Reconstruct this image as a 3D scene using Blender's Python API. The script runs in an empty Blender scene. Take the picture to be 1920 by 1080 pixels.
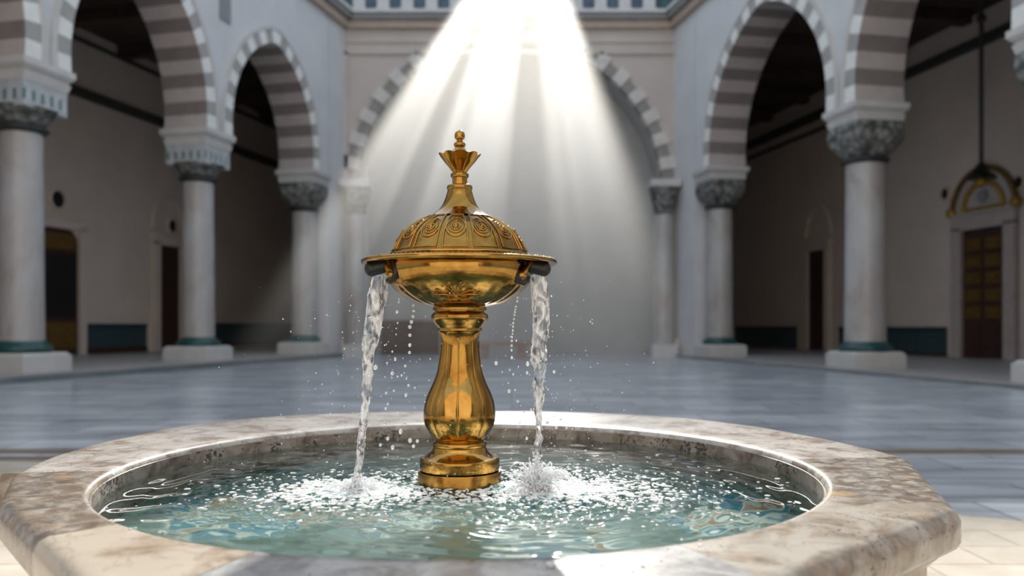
import bpy, bmesh, math, random
import numpy as np
from mathutils import Vector, Matrix, noise as mnoise
S = bpy.context.scene
COL = S.collection
PI = math.pi
random.seed(7)

# ------------------------------------------------------------------ camera, light, exposure
F = 1550.0                      # focal length in pixels of the 1920 wide frame
HOR = 612.0                     # horizon row
CZ = 0.867                      # eye height
cam_d = bpy.data.cameras.new('camera')
cam = bpy.data.objects.new('camera', cam_d); COL.objects.link(cam)
cam.location = (0, 0, CZ); cam.rotation_euler = (PI/2, 0, 0)
cam_d.sensor_width = 36.0; cam_d.lens = F/1920*36
cam_d.shift_y = (HOR-540)/1920
cam_d.clip_start = 0.05; cam_d.clip_end = 200
cam_d.dof.use_dof = True; cam_d.dof.focus_distance = 1.56; cam_d.dof.aperture_fstop = 2.9
S.camera = cam
S.view_settings.view_transform = 'Standard'; S.view_settings.look = 'None'
S.view_settings.gamma = 1.0; S.view_settings.use_curve_mapping = False
S.view_settings.exposure = 0.0
w = bpy.data.worlds.new('sky'); S.world = w; w.use_nodes = True
bg = w.node_tree.nodes['Background']
bg.inputs[0].default_value = (0.74, 0.86, 1.0, 1); bg.inputs[1].default_value = 1.1
SUN = Vector((0.027, 1.0, 0.525)).normalized()
sl = bpy.data.lights.new('sun', 'SUN'); sun = bpy.data.objects.new('sun', sl); COL.objects.link(sun)
sl.energy = 9.5; sl.color = (1.0, 0.95, 0.86); sl.angle = math.radians(1.6)
sun.rotation_euler = SUN.to_track_quat('Z', 'Y').to_euler(); sun.location = SUN*40
S.cycles.volume_step_rate = 1.0
S.cycles.max_bounces = 10; S.cycles.transmission_bounces = 8; S.cycles.transparent_max_bounces = 12

# ------------------------------------------------------------------ material helpers
def mat(name):
    m = bpy.data.materials.new(name); m.use_nodes = True
    nt = m.node_tree
    return m, nt, nt.nodes['Principled BSDF']
def nd(nt, typ, **kw):
    n = nt.nodes.new(typ)
    for k, v in kw.items():
        if k.startswith('i_'):
            key = k[2:]; key = int(key) if key.isdigit() else key.replace('_', ' ')
            n.inputs[key].default_value = v
        else: setattr(n, k, v)
    return n
def ramp(nt, stops, interp='LINEAR'):
    r = nt.nodes.new('ShaderNodeValToRGB'); cr = r.color_ramp; cr.interpolation = interp
    while len(cr.elements) < len(stops): cr.elements.new(0.5)
    for e, (p, c) in zip(cr.elements, stops):
        e.position = p; e.color = (*c, 1) if len(c) == 3 else c
    return r
def mixc(nt, fac, a, b, blend='MIX'):
    n = nt.nodes.new('ShaderNodeMix'); n.data_type = 'RGBA'; n.blend_type = blend
    for i, v in ((0, fac), (6, a), (7, b)):
        if hasattr(v, 'links'): nt.links.new(v, n.inputs[i])
        elif isinstance(v, (int, float)): n.inputs[i].default_value = v
        else: n.inputs[i].default_value = (*v, 1)
    return n.outputs[2]
def math_n(nt, op, a, b=0.0, c=0.0, clamp=False):
    n = nt.nodes.new('ShaderNodeMath'); n.operation = op; n.use_clamp = clamp
    for i, v in enumerate((a, b, c)):
        if hasattr(v, 'links'): nt.links.new(v, n.inputs[i])
        else: n.inputs[i].default_value = v
    return n.outputs[0]
def coords(nt, scale=(1, 1, 1)):
    t = nt.nodes.new('ShaderNodeTexCoord'); m = nt.nodes.new('ShaderNodeMapping')
    m.inputs['Scale'].default_value = scale
    nt.links.new(t.outputs['Object'], m.inputs[0]); return m.outputs[0]
def noise(nt, co, scale, detail=4, rough=0.55, dist=0.0):
    n = nd(nt, 'ShaderNodeTexNoise', i_Scale=scale, i_Detail=detail, i_Roughness=rough, i_Distortion=dist)
    nt.links.new(co, n.inputs['Vector']); return n.outputs[0]
def bump(nt, p, h, strength=0.2, dist=0.01):
    b = nd(nt, 'ShaderNodeBump', i_Strength=strength, i_Distance=dist)
    nt.links.new(h, b.inputs['Height']); nt.links.new(b.outputs[0], p.inputs['Normal'])
def plain(name, c, rough=0.6, metal=0.0, var=0.12, scale=3.0):
    m, nt, p = mat(name)
    co = coords(nt)
    f = noise(nt, co, scale, 5, 0.6)
    r = ramp(nt, [(0.3, tuple(x*(1-var) for x in c)), (0.7, tuple(min(1, x*(1+var)) for x in c))])
    nt.links.new(f, r.inputs[0]); nt.links.new(r.outputs[0], p.inputs['Base Color'])
    p.inputs['Roughness'].default_value = rough; p.inputs['Metallic'].default_value = metal
    return m

M = {}
M['plaster'] = plain('pale_plaster', (0.62, 0.62, 0.63), 0.75, var=0.06, scale=1.2)
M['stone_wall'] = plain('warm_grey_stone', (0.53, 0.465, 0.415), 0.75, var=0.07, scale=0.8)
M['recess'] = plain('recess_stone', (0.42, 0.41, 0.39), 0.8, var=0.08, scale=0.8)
M['aisle'] = plain('aisle_plaster', (0.66, 0.56, 0.48), 0.8, var=0.08, scale=0.6)
M['arch_light'] = plain('arch_soffit_light_stone', (0.46, 0.405, 0.38), 0.7, var=0.08)
M['arch_dark'] = plain('arch_soffit_dark_stone', (0.21, 0.178, 0.165), 0.7, var=0.1)
M['face_light'] = plain('voussoir_white_stone', (0.78, 0.78, 0.75), 0.7, var=0.06)
M['face_dark'] = plain('voussoir_grey_stone', (0.36, 0.35, 0.335), 0.7, var=0.1)
M['white_stone'] = plain('impost_white_stone', (0.55, 0.54, 0.525), 0.6, var=0.08)
M['tan_stone'] = plain('tan_cornice_stone', (0.46, 0.37, 0.30), 0.7, var=0.08)
M['grey_stone'] = plain('grey_moulding_stone', (0.26, 0.265, 0.27), 0.7, var=0.08)
M['dark_trim'] = plain('dark_wall_moulding', (0.05, 0.05, 0.045), 0.6)
M['black_ring'] = plain('dark_bronze_ring', (0.03, 0.035, 0.035), 0.4, var=0.2)
M['teal_ring'] = plain('teal_glazed_base', (0.018, 0.07, 0.07), 0.35, var=0.3, scale=6)
M['wood'] = plain('dark_brown_wood', (0.052, 0.022, 0.013), 0.55, var=0.3, scale=5)
M['wood_black'] = plain('blackened_wood', (0.012, 0.010, 0.008), 0.5, var=0.2, scale=5)
M['wood_ceiling'] = plain('ceiling_wood', (0.055, 0.035, 0.022), 0.7, var=0.3, scale=2)
M['gilt'] = plain('old_gilding', (0.42, 0.25, 0.045), 0.45, 0.4, var=0.25, scale=7)
M['gilt_dark'] = plain('dull_gilt_panel', (0.16, 0.085, 0.018), 0.5, 0.2, var=0.3, scale=9)
M['black'] = plain('black_rubber', (0.010, 0.010, 0.011), 0.42, var=0.2, scale=40)
M['pink_stone'] = plain('pinkish_bench_stone', (0.36, 0.27, 0.235), 0.7, var=0.12)

# column marble: mottled warm / cool white
m, nt, p = mat('column_marble'); co = coords(nt, (1, 1, 0.5))
r = ramp(nt, [(0.3, (0.33, 0.28, 0.25)), (0.5, (0.42, 0.405, 0.395)), (0.7, (0.48, 0.485, 0.50))])
nt.links.new(noise(nt, co, 1.6, 6, 0.6, 0.6), r.inputs[0]); nt.links.new(r.outputs[0], p.inputs['Base Color'])
p.inputs['Roughness'].default_value = 0.35; M['column'] = m
# carved capital
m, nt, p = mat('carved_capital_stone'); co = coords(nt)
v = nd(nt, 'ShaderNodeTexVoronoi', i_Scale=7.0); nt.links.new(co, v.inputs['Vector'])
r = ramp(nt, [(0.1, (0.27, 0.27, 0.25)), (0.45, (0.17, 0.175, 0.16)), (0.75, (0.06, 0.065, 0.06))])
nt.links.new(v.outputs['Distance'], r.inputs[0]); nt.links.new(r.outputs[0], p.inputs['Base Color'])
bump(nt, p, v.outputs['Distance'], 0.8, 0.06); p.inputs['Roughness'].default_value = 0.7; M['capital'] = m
# tile frieze block: pale blue with green/blue slots
m, nt, p = mat('mosaic_tile_block'); co = coords(nt)
sp_ = nd(nt, 'ShaderNodeSeparateXYZ'); nt.links.new(co, sp_.inputs[0])
a_ = math_n(nt, 'SINE', math_n(nt, 'MULTIPLY', math_n(nt, 'ADD', sp_.outputs[0], sp_.outputs[1]), 2*PI/.185))
b_ = math_n(nt, 'LESS_THAN', math_n(nt, 'ABSOLUTE', math_n(nt, 'SUBTRACT', sp_.outputs[2], 4.40)), .085)
k_ = math_n(nt, 'MULTIPLY', math_n(nt, 'GREATER_THAN', a_, .45), b_)
r = ramp(nt, [(0.35, (0.40, 0.42, 0.43)), (0.65, (0.50, 0.53, 0.56))]); nt.links.new(noise(nt, co, 6, 4), r.inputs[0])
nt.links.new(mixc(nt, math_n(nt, 'MULTIPLY', k_, .85), r.outputs[0], (0.03, 0.12, 0.12)), p.inputs['Base Color'])
p.inputs['Roughness'].default_value = 0.4; M['tile_block'] = m
# teal tile dado
m, nt, p = mat('teal_wall_tiles'); co = coords(nt)
bk = nd(nt, 'ShaderNodeTexBrick', i_Scale=3.2, i_Mortar_Size=0.02)
bk.inputs['Color1'].default_value = (0.045, 0.075, 0.085, 1); bk.inputs['Color2'].default_value = (0.06, 0.095, 0.105, 1)
bk.inputs['Mortar'].default_value = (0.03, 0.04, 0.045, 1)
sw = nd(nt, 'ShaderNodeSeparateXYZ'); nt.links.new(co, sw.inputs[0])
cb = nd(nt, 'ShaderNodeCombineXYZ'); nt.links.new(sw.outputs[0], cb.inputs[0]); nt.links.new(sw.outputs[2], cb.inputs[1])
nt.links.new(cb.outputs[0], bk.inputs['Vector'])
nt.links.new(bk.outputs[0], p.inputs['Base Color']); p.inputs['Roughness'].default_value = 0.35; M['teal_tile'] = m
# courtyard floor: blue grey polished marble slabs with long wavy veins
m, nt, p = mat('blue_grey_marble_paving'); co = coords(nt)
bk = nd(nt, 'ShaderNodeTexBrick', i_Scale=0.55, i_Mortar_Size=0.006, i_Bias=0.0)
bk.offset = 0.5
bk.inputs['Color1'].default_value = (0.42, 0.44, 0.475, 1); bk.inputs['Color2'].default_value = (0.58, 0.605, 0.64, 1)
bk.inputs['Mortar'].default_value = (0.30, 0.31, 0.33, 1); nt.links.new(co, bk.inputs['Vector'])
n1 = noise(nt, coords(nt, (0.35, 2.2, 1)), 1.6, 6, 0.6, 1.2)
r = ramp(nt, [(0.32, (0.55, 0.56, 0.57)), (0.5, (0.95, 0.96, 0.97)), (0.66, (1.2, 1.2, 1.2))])
nt.links.new(n1, r.inputs[0])
nt.links.new(mixc(nt, 1.0, bk.outputs[0], r.outputs[0], 'MULTIPLY'), p.inputs['Base Color'])
p.inputs['Roughness'].default_value = 0.22
bump(nt, p, noise(nt, coords(nt, (0.8, 1.6, 1)), 2.5, 3), 0.12, 0.02); M['floor'] = m
# cream paving around the basin
m, nt, p = mat('cream_marble_paving'); co = coords(nt)
bk = nd(nt, 'ShaderNodeTexBrick', i_Scale=1.0, i_Mortar_Size=0.006)
bk.inputs['Color1'].default_value = (0.52, 0.465, 0.385, 1); bk.inputs['Color2'].default_value = (0.57, 0.52, 0.445, 1)
bk.inputs['Mortar'].default_value = (0.38, 0.33, 0.27, 1); nt.links.new(co, bk.inputs['Vector'])
r = ramp(nt, [(0.3, (0.75, 0.72, 0.68)), (0.65, (1, 1, 1))]); nt.links.new(noise(nt, co, 3, 6, 0.6, 0.8), r.inputs[0])
nt.links.new(mixc(nt, 1.0, bk.outputs[0], r.outputs[0], 'MULTIPLY'), p.inputs['Base Color'])
p.inputs['Roughness'].default_value = 0.4; M['cream_floor'] = m
M['brown_band'] = plain('brown_floor_inlay', (0.20, 0.15, 0.115), 0.35, var=0.15)
M['platform'] = plain('platform_grey_stone', (0.36, 0.345, 0.335), 0.45, var=0.1, scale=1.0)
M['riser'] = plain('teal_grey_riser', (0.15, 0.175, 0.185), 0.45, var=0.2, scale=2.0)

def marble(name, base, dark, blotch=0.5, bscale=14, vein=0.4, spots=0.4, orange=0.0, seed=0.0, rough=0.22):
    """polished stone: pale ground, brown blotches, thin veins, black specks, rusty patches"""
    m, nt, p = mat(name); t = nt.nodes.new('ShaderNodeTexCoord'); mp = nt.nodes.new('ShaderNodeMapping')
    mp.inputs['Location'].default_value = (seed*3.1, seed*1.7, seed*2.3)
    nt.links.new(t.outputs['Object'], mp.inputs[0]); co = mp.outputs[0]
    n1 = noise(nt, co, bscale, 7, 0.62, 0.5)
    r1 = ramp(nt, [(max(0, 0.62-blotch*0.35), (0, 0, 0)), (min(1, 0.70-blotch*0.15), (1, 1, 1))]); nt.links.new(n1, r1.inputs[0])
    nb = noise(nt, co, 5.5, 3, 0.5)
    rb = ramp(nt, [(0.35, tuple(c*0.86 for c in base)), (0.65, base)]); nt.links.new(nb, rb.inputs[0])
    nd2 = noise(nt, co, 32, 4, 0.6); rd = ramp(nt, [(0.35, tuple(c*0.5 for c in dark)), (0.7, tuple(min(1, c*1.7) for c in dark))]); nt.links.new(nd2, rd.inputs[0])
    c = mixc(nt, math_n(nt, 'MULTIPLY', r1.outputs[0], 0.85), rb.outputs[0], rd.outputs[0])
    if vein:
        n2 = noise(nt, co, 7, 5, 0.6, 1.4)
        a = math_n(nt, 'ABSOLUTE', math_n(nt, 'SUBTRACT', n2, 0.5))
        rv = ramp(nt, [(0.0, (1, 1, 1)), (0.018, (0, 0, 0))]); nt.links.new(a, rv.inputs[0])
        c = mixc(nt, math_n(nt, 'MULTIPLY', rv.outputs[0], vein), c, tuple(x*0.6 for x in dark))
    if spots:
        vv = nd(nt, 'ShaderNodeTexVoronoi', i_Scale=85.0, i_Randomness=1.0); 
        wob = nd(nt, 'ShaderNodeVectorMath', operation='MULTIPLY_ADD'); nt.links.new(co, wob.inputs[2])
        nn = nd(nt, 'ShaderNodeTexNoise', i_Scale=45.0); nt.links.new(co, nn.inputs['Vector'])
        nt.links.new(nn.outputs['Color'], wob.inputs[0]); wob.inputs[1].default_value = (0.05, 0.05, 0.05)
        nt.links.new(wob.outputs[0], vv.inputs['Vector'])
        cl = noise(nt, co, 11, 3, 0.6)
        thr = math_n(nt, 'MULTIPLY', math_n(nt, 'SUBTRACT', cl, 0.42, clamp=True), 2.6*spots)
        s = math_n(nt, 'LESS_THAN', vv.outputs['Distance'], thr)
        c = mixc(nt, math_n(nt, 'MULTIPLY', s, 0.9), c, (0.05, 0.045, 0.045))
    if orange:
        n3 = noise(nt, co, 9, 2, 0.5)
        ro = ramp(nt, [(0.72-orange*0.2, (0, 0, 0)), (0.80-orange*0.2, (1, 1, 1))]); nt.links.new(n3, ro.inputs[0])
        c = mixc(nt, math_n(nt, 'MULTIPLY', ro.outputs[0], 0.75), c, (0.44, 0.27, 0.10))
    nt.links.new(c, p.inputs['Base Color']); p.inputs['Roughness'].default_value = rough
    bump(nt, p, n1, 0.06, 0.004)
    return m
M['m_white'] = marble('white_veined_marble', (0.517, 0.479, 0.441), (0.21, 0.15, 0.115), 0.42, 12, 0.5, 0.15, 0.0, 1)
M['m_breccia'] = marble('brown_breccia_marble', (0.471, 0.433, 0.388), (0.13, 0.088, 0.055), 1.0, 30, 0.3, 0.25, 0.62, 2)
M['m_breccia2'] = marble('mottled_tan_marble', (0.486, 0.456, 0.410), (0.11, 0.075, 0.05), 0.95, 34, 0.3, 0.2, 0.45, 3)
M['m_cream'] = marble('cream_marble', (0.502, 0.433, 0.350), (0.24, 0.17, 0.115), 0.35, 8, 0.3, 0.12, 0.12, 4)
M['m_beige'] = marble('beige_speckled_granite', (0.441, 0.403, 0.350), (0.20, 0.145, 0.10), 0.55, 13, 0.15, 0.50, 0.25, 5)
M['m_grey'] = marble('grey_speckled_granite', (0.471, 0.464, 0.456), (0.19, 0.18, 0.175), 0.60, 16, 0.2, 0.40, 0.0, 6)
M['m_inner'] = marble('black_flecked_marble', (0.395, 0.350, 0.312), (0.15, 0.11, 0.085), 0.6, 14, 0.2, 0.9, 0.05, 7)
M['m_side'] = marble('pale_carved_panel_stone', (0.502, 0.448, 0.380), (0.30, 0.23, 0.17), 0.4, 8, 0.2, 0.2, 0.1, 8, 0.4)
# basin floor: green glaze with turquoise and rust patches, pale caustic net painted in
m, nt, p = mat('green_glazed_basin_tiles'); co = coords(nt)
r = ramp(nt, [(0.3, (0.075, 0.15, 0.13)), (0.7, (0.14, 0.25, 0.215))]); nt.links.new(noise(nt, co, 6, 4), r.inputs[0])
wv = nd(nt, 'ShaderNodeVectorMath', operation='MULTIPLY_ADD'); nz_ = nd(nt, 'ShaderNodeTexNoise', i_Scale=6.0)
nt.links.new(co, nz_.inputs['Vector']); nt.links.new(nz_.outputs['Color'], wv.inputs[0]); wv.inputs[1].default_value = (.10, .10, .10); nt.links.new(co, wv.inputs[2])
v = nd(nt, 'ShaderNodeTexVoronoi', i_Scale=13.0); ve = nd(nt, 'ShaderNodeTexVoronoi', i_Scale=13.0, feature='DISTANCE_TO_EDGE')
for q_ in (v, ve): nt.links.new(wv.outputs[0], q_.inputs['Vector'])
sel = nd(nt, 'ShaderNodeSeparateColor'); nt.links.new(v.outputs['Color'], sel.inputs[0])
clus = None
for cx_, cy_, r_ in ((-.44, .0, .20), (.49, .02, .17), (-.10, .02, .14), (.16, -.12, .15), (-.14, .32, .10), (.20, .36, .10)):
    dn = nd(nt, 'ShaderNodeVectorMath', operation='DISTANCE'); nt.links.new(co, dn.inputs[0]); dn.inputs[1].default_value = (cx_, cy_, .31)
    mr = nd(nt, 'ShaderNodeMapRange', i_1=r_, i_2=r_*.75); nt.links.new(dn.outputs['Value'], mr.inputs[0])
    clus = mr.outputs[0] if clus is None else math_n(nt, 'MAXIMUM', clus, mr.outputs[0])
pick = math_n(nt, 'MULTIPLY', math_n(nt, 'GREATER_THAN', sel.outputs[0], 0.38), clus)
c = mixc(nt, math_n(nt, 'MULTIPLY', pick, 0.9), r.outputs[0], (0.01, 0.20, 0.30))
pick2 = math_n(nt, 'MULTIPLY', math_n(nt, 'LESS_THAN', sel.outputs[1], 0.14), clus)
c = mixc(nt, math_n(nt, 'MULTIPLY', pick2, 0.8), c, (0.40, 0.19, 0.055))
gro = nd(nt, 'ShaderNodeMapRange', i_1=.10, i_2=.04); nt.links.new(ve.outputs['Distance'], gro.inputs[0])  # pale wavy lines between the cells imitate caustic light on the floor
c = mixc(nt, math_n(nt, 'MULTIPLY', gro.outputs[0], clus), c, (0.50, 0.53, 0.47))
nt.links.new(c, p.inputs['Base Color']); p.inputs['Roughness'].default_value = 0.4; M['basin_floor'] = m
# brass
def brass(name, c0, c1, rough, hammer=0.0):
    m, nt, p = mat(name); co = coords(nt)
    r = ramp(nt, [(0.3, c0), (0.65, c1)]); nt.links.new(noise(nt, co, 9, 6, 0.65, 0.8), r.inputs[0])
    nt.links.new(r.outputs[0], p.inputs['Base Color']); p.inputs['Metallic'].default_value = 1
    rr = nd(nt, 'ShaderNodeMapRange'); rr.inputs[3].default_value = rough*0.7; rr.inputs[4].default_value = rough*1.5
    nt.links.new(noise(nt, co, 22, 4, 0.6), rr.inputs[0]); nt.links.new(rr.outputs[0], p.inputs['Roughness'])
    bump(nt, p, noise(nt, co, 16, 3, 0.5), 0.28+hammer, 0.006)
    return m
M['brass'] = brass('polished_brass', (0.20, 0.098, 0.020), (0.57, 0.325, 0.080), 0.12)
M['brass_worn'] = brass('worn_brass', (0.20, 0.10, 0.022), (0.45, 0.25, 0.06), 0.20, 0.05)
# water
m, nt, p = mat('pool_water'); p.inputs['Base Color'].default_value = (0.80, 0.965, 0.93, 1)
p.inputs['Roughness'].default_value = 0.03; p.inputs['IOR'].default_value = 1.33
p.inputs['Transmission Weight'].default_value = 1.0; M['water'] = m
m, nt, p = mat('falling_water'); p.inputs['Base Color'].default_value = (0.97, 0.985, 1, 1)
p.inputs['Roughness'].default_value = 0.04; p.inputs['IOR'].default_value = 1.33
r = ramp(nt, [(0.46, (1, 1, 1)), (0.62, (0.25, 0.25, 0.25))]); nt.links.new(noise(nt, coords(nt, (1, 1, 0.4)), 75, 4, 0.6, 1.0), r.inputs[0])
nt.links.new(r.outputs[0], p.inputs['Transmission Weight']); M['stream'] = m
m, nt, p = mat('water_droplet'); p.inputs['Base Color'].default_value = (0.95, 0.97, 1, 1)
p.inputs['Roughness'].default_value = 0.12; p.inputs['IOR'].default_value = 1.33
p.inputs['Transmission Weight'].default_value = 0.55; M['drop'] = m
m, nt, p = mat('white_foam'); p.inputs['Base Color'].default_value = (0.93, 0.95, 0.96, 1)
p.inputs['Roughness'].default_value = 0.12; p.inputs['Transmission Weight'].default_value = 0.05; p.inputs['IOR'].default_value = 1.33
M['foam'] = m
m, nt, p = mat('splashing_water'); p.inputs['Base Color'].default_value = (0.95, 0.97, 1, 1); p.inputs['Roughness'].default_value = 0.08
p.inputs['IOR'].default_value = 1.33; p.inputs['Transmission Weight'].default_value = 0.2; M['spl'] = m

# ------------------------------------------------------------------ mesh helpers
def obj(name, verts, faces, mats, parent=None, idx=None, smooth=False, angle=None, loc=None):
    me = bpy.data.meshes.new(name)
    me.from_pydata([tuple(v) for v in verts], [], faces)
    if not isinstance(mats, (list, tuple)): mats = [mats]
    for q in mats: me.materials.append(q)
    if idx is not None: me.polygons.foreach_set('material_index', idx)
    bm = bmesh.new(); bm.from_mesh(me); bmesh.ops.recalc_face_normals(bm, faces=bm.faces); bm.to_mesh(me); bm.free()
    if smooth: me.polygons.foreach_set('use_smooth', [True]*len(me.polygons))
    if smooth and angle: me.set_sharp_from_angle(angle=math.radians(angle))
    me.update()
    o = bpy.data.objects.new(name, me); COL.objects.link(o)
    if parent is not None: o.parent = parent
    if loc is not None: o.location = loc
    return o
def tag(o, label=None, cat=None, group=None, kind=None):
    if label: o['label'] = label
    if cat: o['category'] = cat
    if group: o['group'] = group
    if kind: o['kind'] = kind
    return o
def empty(name, loc=(0, 0, 0), rz=0.0):
    o = bpy.data.objects.new(name, None); COL.objects.link(o); o.location = loc; o.rotation_euler = (0, 0, rz)
    o.empty_display_size = 0.1; return o
class G:
    def __init__(s): s.v = []; s.f = []; s.i = []
    def add(s, v, f, mi=0):
        b = len(s.v); s.v += [tuple(q) for q in v]; s.f += [tuple(k+b for k in q) for q in f]; s.i += [mi]*len(f); return s
    def box(s, x0, x1, y0, y1, z0, z1, mi=0):
        v = [(x, y, z) for z in (z0, z1) for y in (y0, y1) for x in (x0, x1)]
        return s.add(v, [(0, 2, 3, 1), (4, 5, 7, 6), (0, 1, 5, 4), (2, 6, 7, 3), (0, 4, 6, 2), (1, 3, 7, 5)], mi)
    def frustum(s, hx0, hy0, z0, hx1, hy1, z1, mi=0, cx=0, cy=0):
        v = [(cx+sx*hx0, cy+sy*hy0, z0) for sx, sy in ((-1, -1), (1, -1), (1, 1), (-1, 1))]+[(cx+sx*hx1, cy+sy*hy1, z1) for sx, sy in ((-1, -1), (1, -1), (1, 1), (-1, 1))]
        return s.add(v, [(3, 2, 1, 0), (4, 5, 6, 7), (0, 1, 5, 4), (1, 2, 6, 5), (2, 3, 7, 6), (3, 0, 4, 7)], mi)
    def tube(s, pts, rad, n=8, mi=0, cap=True, flat=1.0):
        pts = [Vector(q) for q in pts]; N = len(pts); v = []; f = []
        up = None
        for i, q in enumerate(pts):
            t = (pts[min(i+1, N-1)]-pts[max(i-1, 0)]).normalized()
            if up is None: up = t.orthogonal().normalized()
            up = (up-t*up.dot(t)).normalized(); sd = t.cross(up)
            rr = rad[i] if isinstance(rad, (list, tuple)) else rad
            for k in range(n):
                a = 2*PI*k/n; v.append(q+up*math.cos(a)*rr+sd*math.sin(a)*rr*flat)
        for i in range(N-1):
            for k in range(n): f.append((i*n+k, i*n+(k+1) % n, (i+1)*n+(k+1) % n, (i+1)*n+k))
        if cap: f.append(tuple(range(n-1, -1, -1))); f.append(tuple((N-1)*n+k for k in range(n)))
        return s.add(v, f, mi)
    def ball(s, c, r, seg=10, rings=6, mi=0, sc=(1, 1, 1)):
        v = [(c[0], c[1], c[2]-r*sc[2])]; f = []
        for i in range(1, rings):
            a = -PI/2+PI*i/rings
            for k in range(seg):
                b = 2*PI*k/seg; v.append((c[0]+r*sc[0]*math.cos(a)*math.cos(b), c[1]+r*sc[1]*math.cos(a)*math.sin(b), c[2]+r*sc[2]*math.sin(a)))
        v.append((c[0], c[1], c[2]+r*sc[2])); L = len(v)-1
        for k in range(seg):
            f.append((0, 1+(k+1) % seg, 1+k))
            for i in range(rings-2):
                a = 1+i*seg; f.append((a+k, a+(k+1) % seg, a+seg+(k+1) % seg, a+seg+k))
            a = 1+(rings-2)*seg; f.append((a+k, a+(k+1) % seg, L))
        return s.add(v, f, mi)
    def lathe(s, prof, seg=48, mi=0, rf=None, zf=None, cx=0, cy=0, cap=True):
        v = []; f = []; n = len(prof)
        for i, (r, z) in enumerate(prof):
            for k in range(seg):
                a = 2*PI*k/seg
                rr = r*(rf(a, i, z) if rf else 1); zz = z+(zf(a, i, r) if zf else 0)
                v.append((cx+rr*math.cos(a), cy+rr*math.sin(a), zz))
        for i in range(n-1):
            for k in range(seg): f.append((i*seg+k, i*seg+(k+1) % seg, (i+1)*seg+(k+1) % seg, (i+1)*seg+k))
        if cap: f.append(tuple(range(seg-1, -1, -1))); f.append(tuple((n-1)*seg+k for k in range(seg)))
        return s.add(v, f, mi)
    def mk(s, name, mats, parent=None, smooth=False, angle=40, loc=None):
        return obj(name, s.v, s.f, mats, parent, s.i if isinstance(mats, (list, tuple)) else None, smooth, angle, loc)
def smoothprof(pts, sub=5):
    """Catmull-Rom through profile points (r, z); a repeated point keeps a hard corner"""
    out = []
    n = len(pts)
    for i in range(n-1):
        p1, p2 = pts[i], pts[i+1]
        if p1 == p2: continue
        p0 = pts[i-1] if i > 0 else p1; p3 = pts[i+2] if i+2 < n else p2
        for k in range(sub):
            t = k/sub
            q = [0.5*((2*p1[j])+(-p0[j]+p2[j])*t+(2*p0[j]-5*p1[j]+4*p2[j]-p3[j])*t*t+(-p0[j]+3*p1[j]-3*p2[j]+p3[j])*t**3) for j in (0, 1)]
            out.append((max(q[0], 1e-4), q[1]))
    out.append(pts[-1]); return out

def px(x, d): return (x-960)/F*d
def pz(y, d): return CZ+(HOR-y)/F*d

# ------------------------------------------------------------------ the courtyard: walls, arcades, aisles
DB = 24.15                    # depth of the back wall
TOP = 10.7                    # top of the parapet
CORN = 9.55
class Line:                   # an arcade axis: a line in plan
    def __init__(s, x0, d0, k, side):
        s.x0, s.d0, s.k, s.side = x0, d0, k, side
        s.u = Vector((k, 1, 0)).normalized()                       # along, away from the camera
        s.n = Vector((s.u.y, -s.u.x, 0))*(1 if side == 'left' else -1)  # into the courtyard
    def at(s, d): return Vector((s.x0+s.k*(d-s.d0), d, 0))
    def off(s, t):                                                 # parallel line t metres away from the courtyard
        q = s.at(s.d0)-s.n*t
        return Line(q.x, q.y, s.k, s.side)
    def hit(s, pxl):                                               # depth where the sight line of a pixel column meets it
        a = (pxl-960)/F; return (s.x0-s.k*s.d0)/(a-s.k)
LL = Line(px(40, 13.5), 13.5, 0.247, 'left')
LR = Line(px(1622, 16.06), 16.06, -0.20, 'right')
SPRING = 5.1
TH = 0.5                      # half wall thickness

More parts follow.
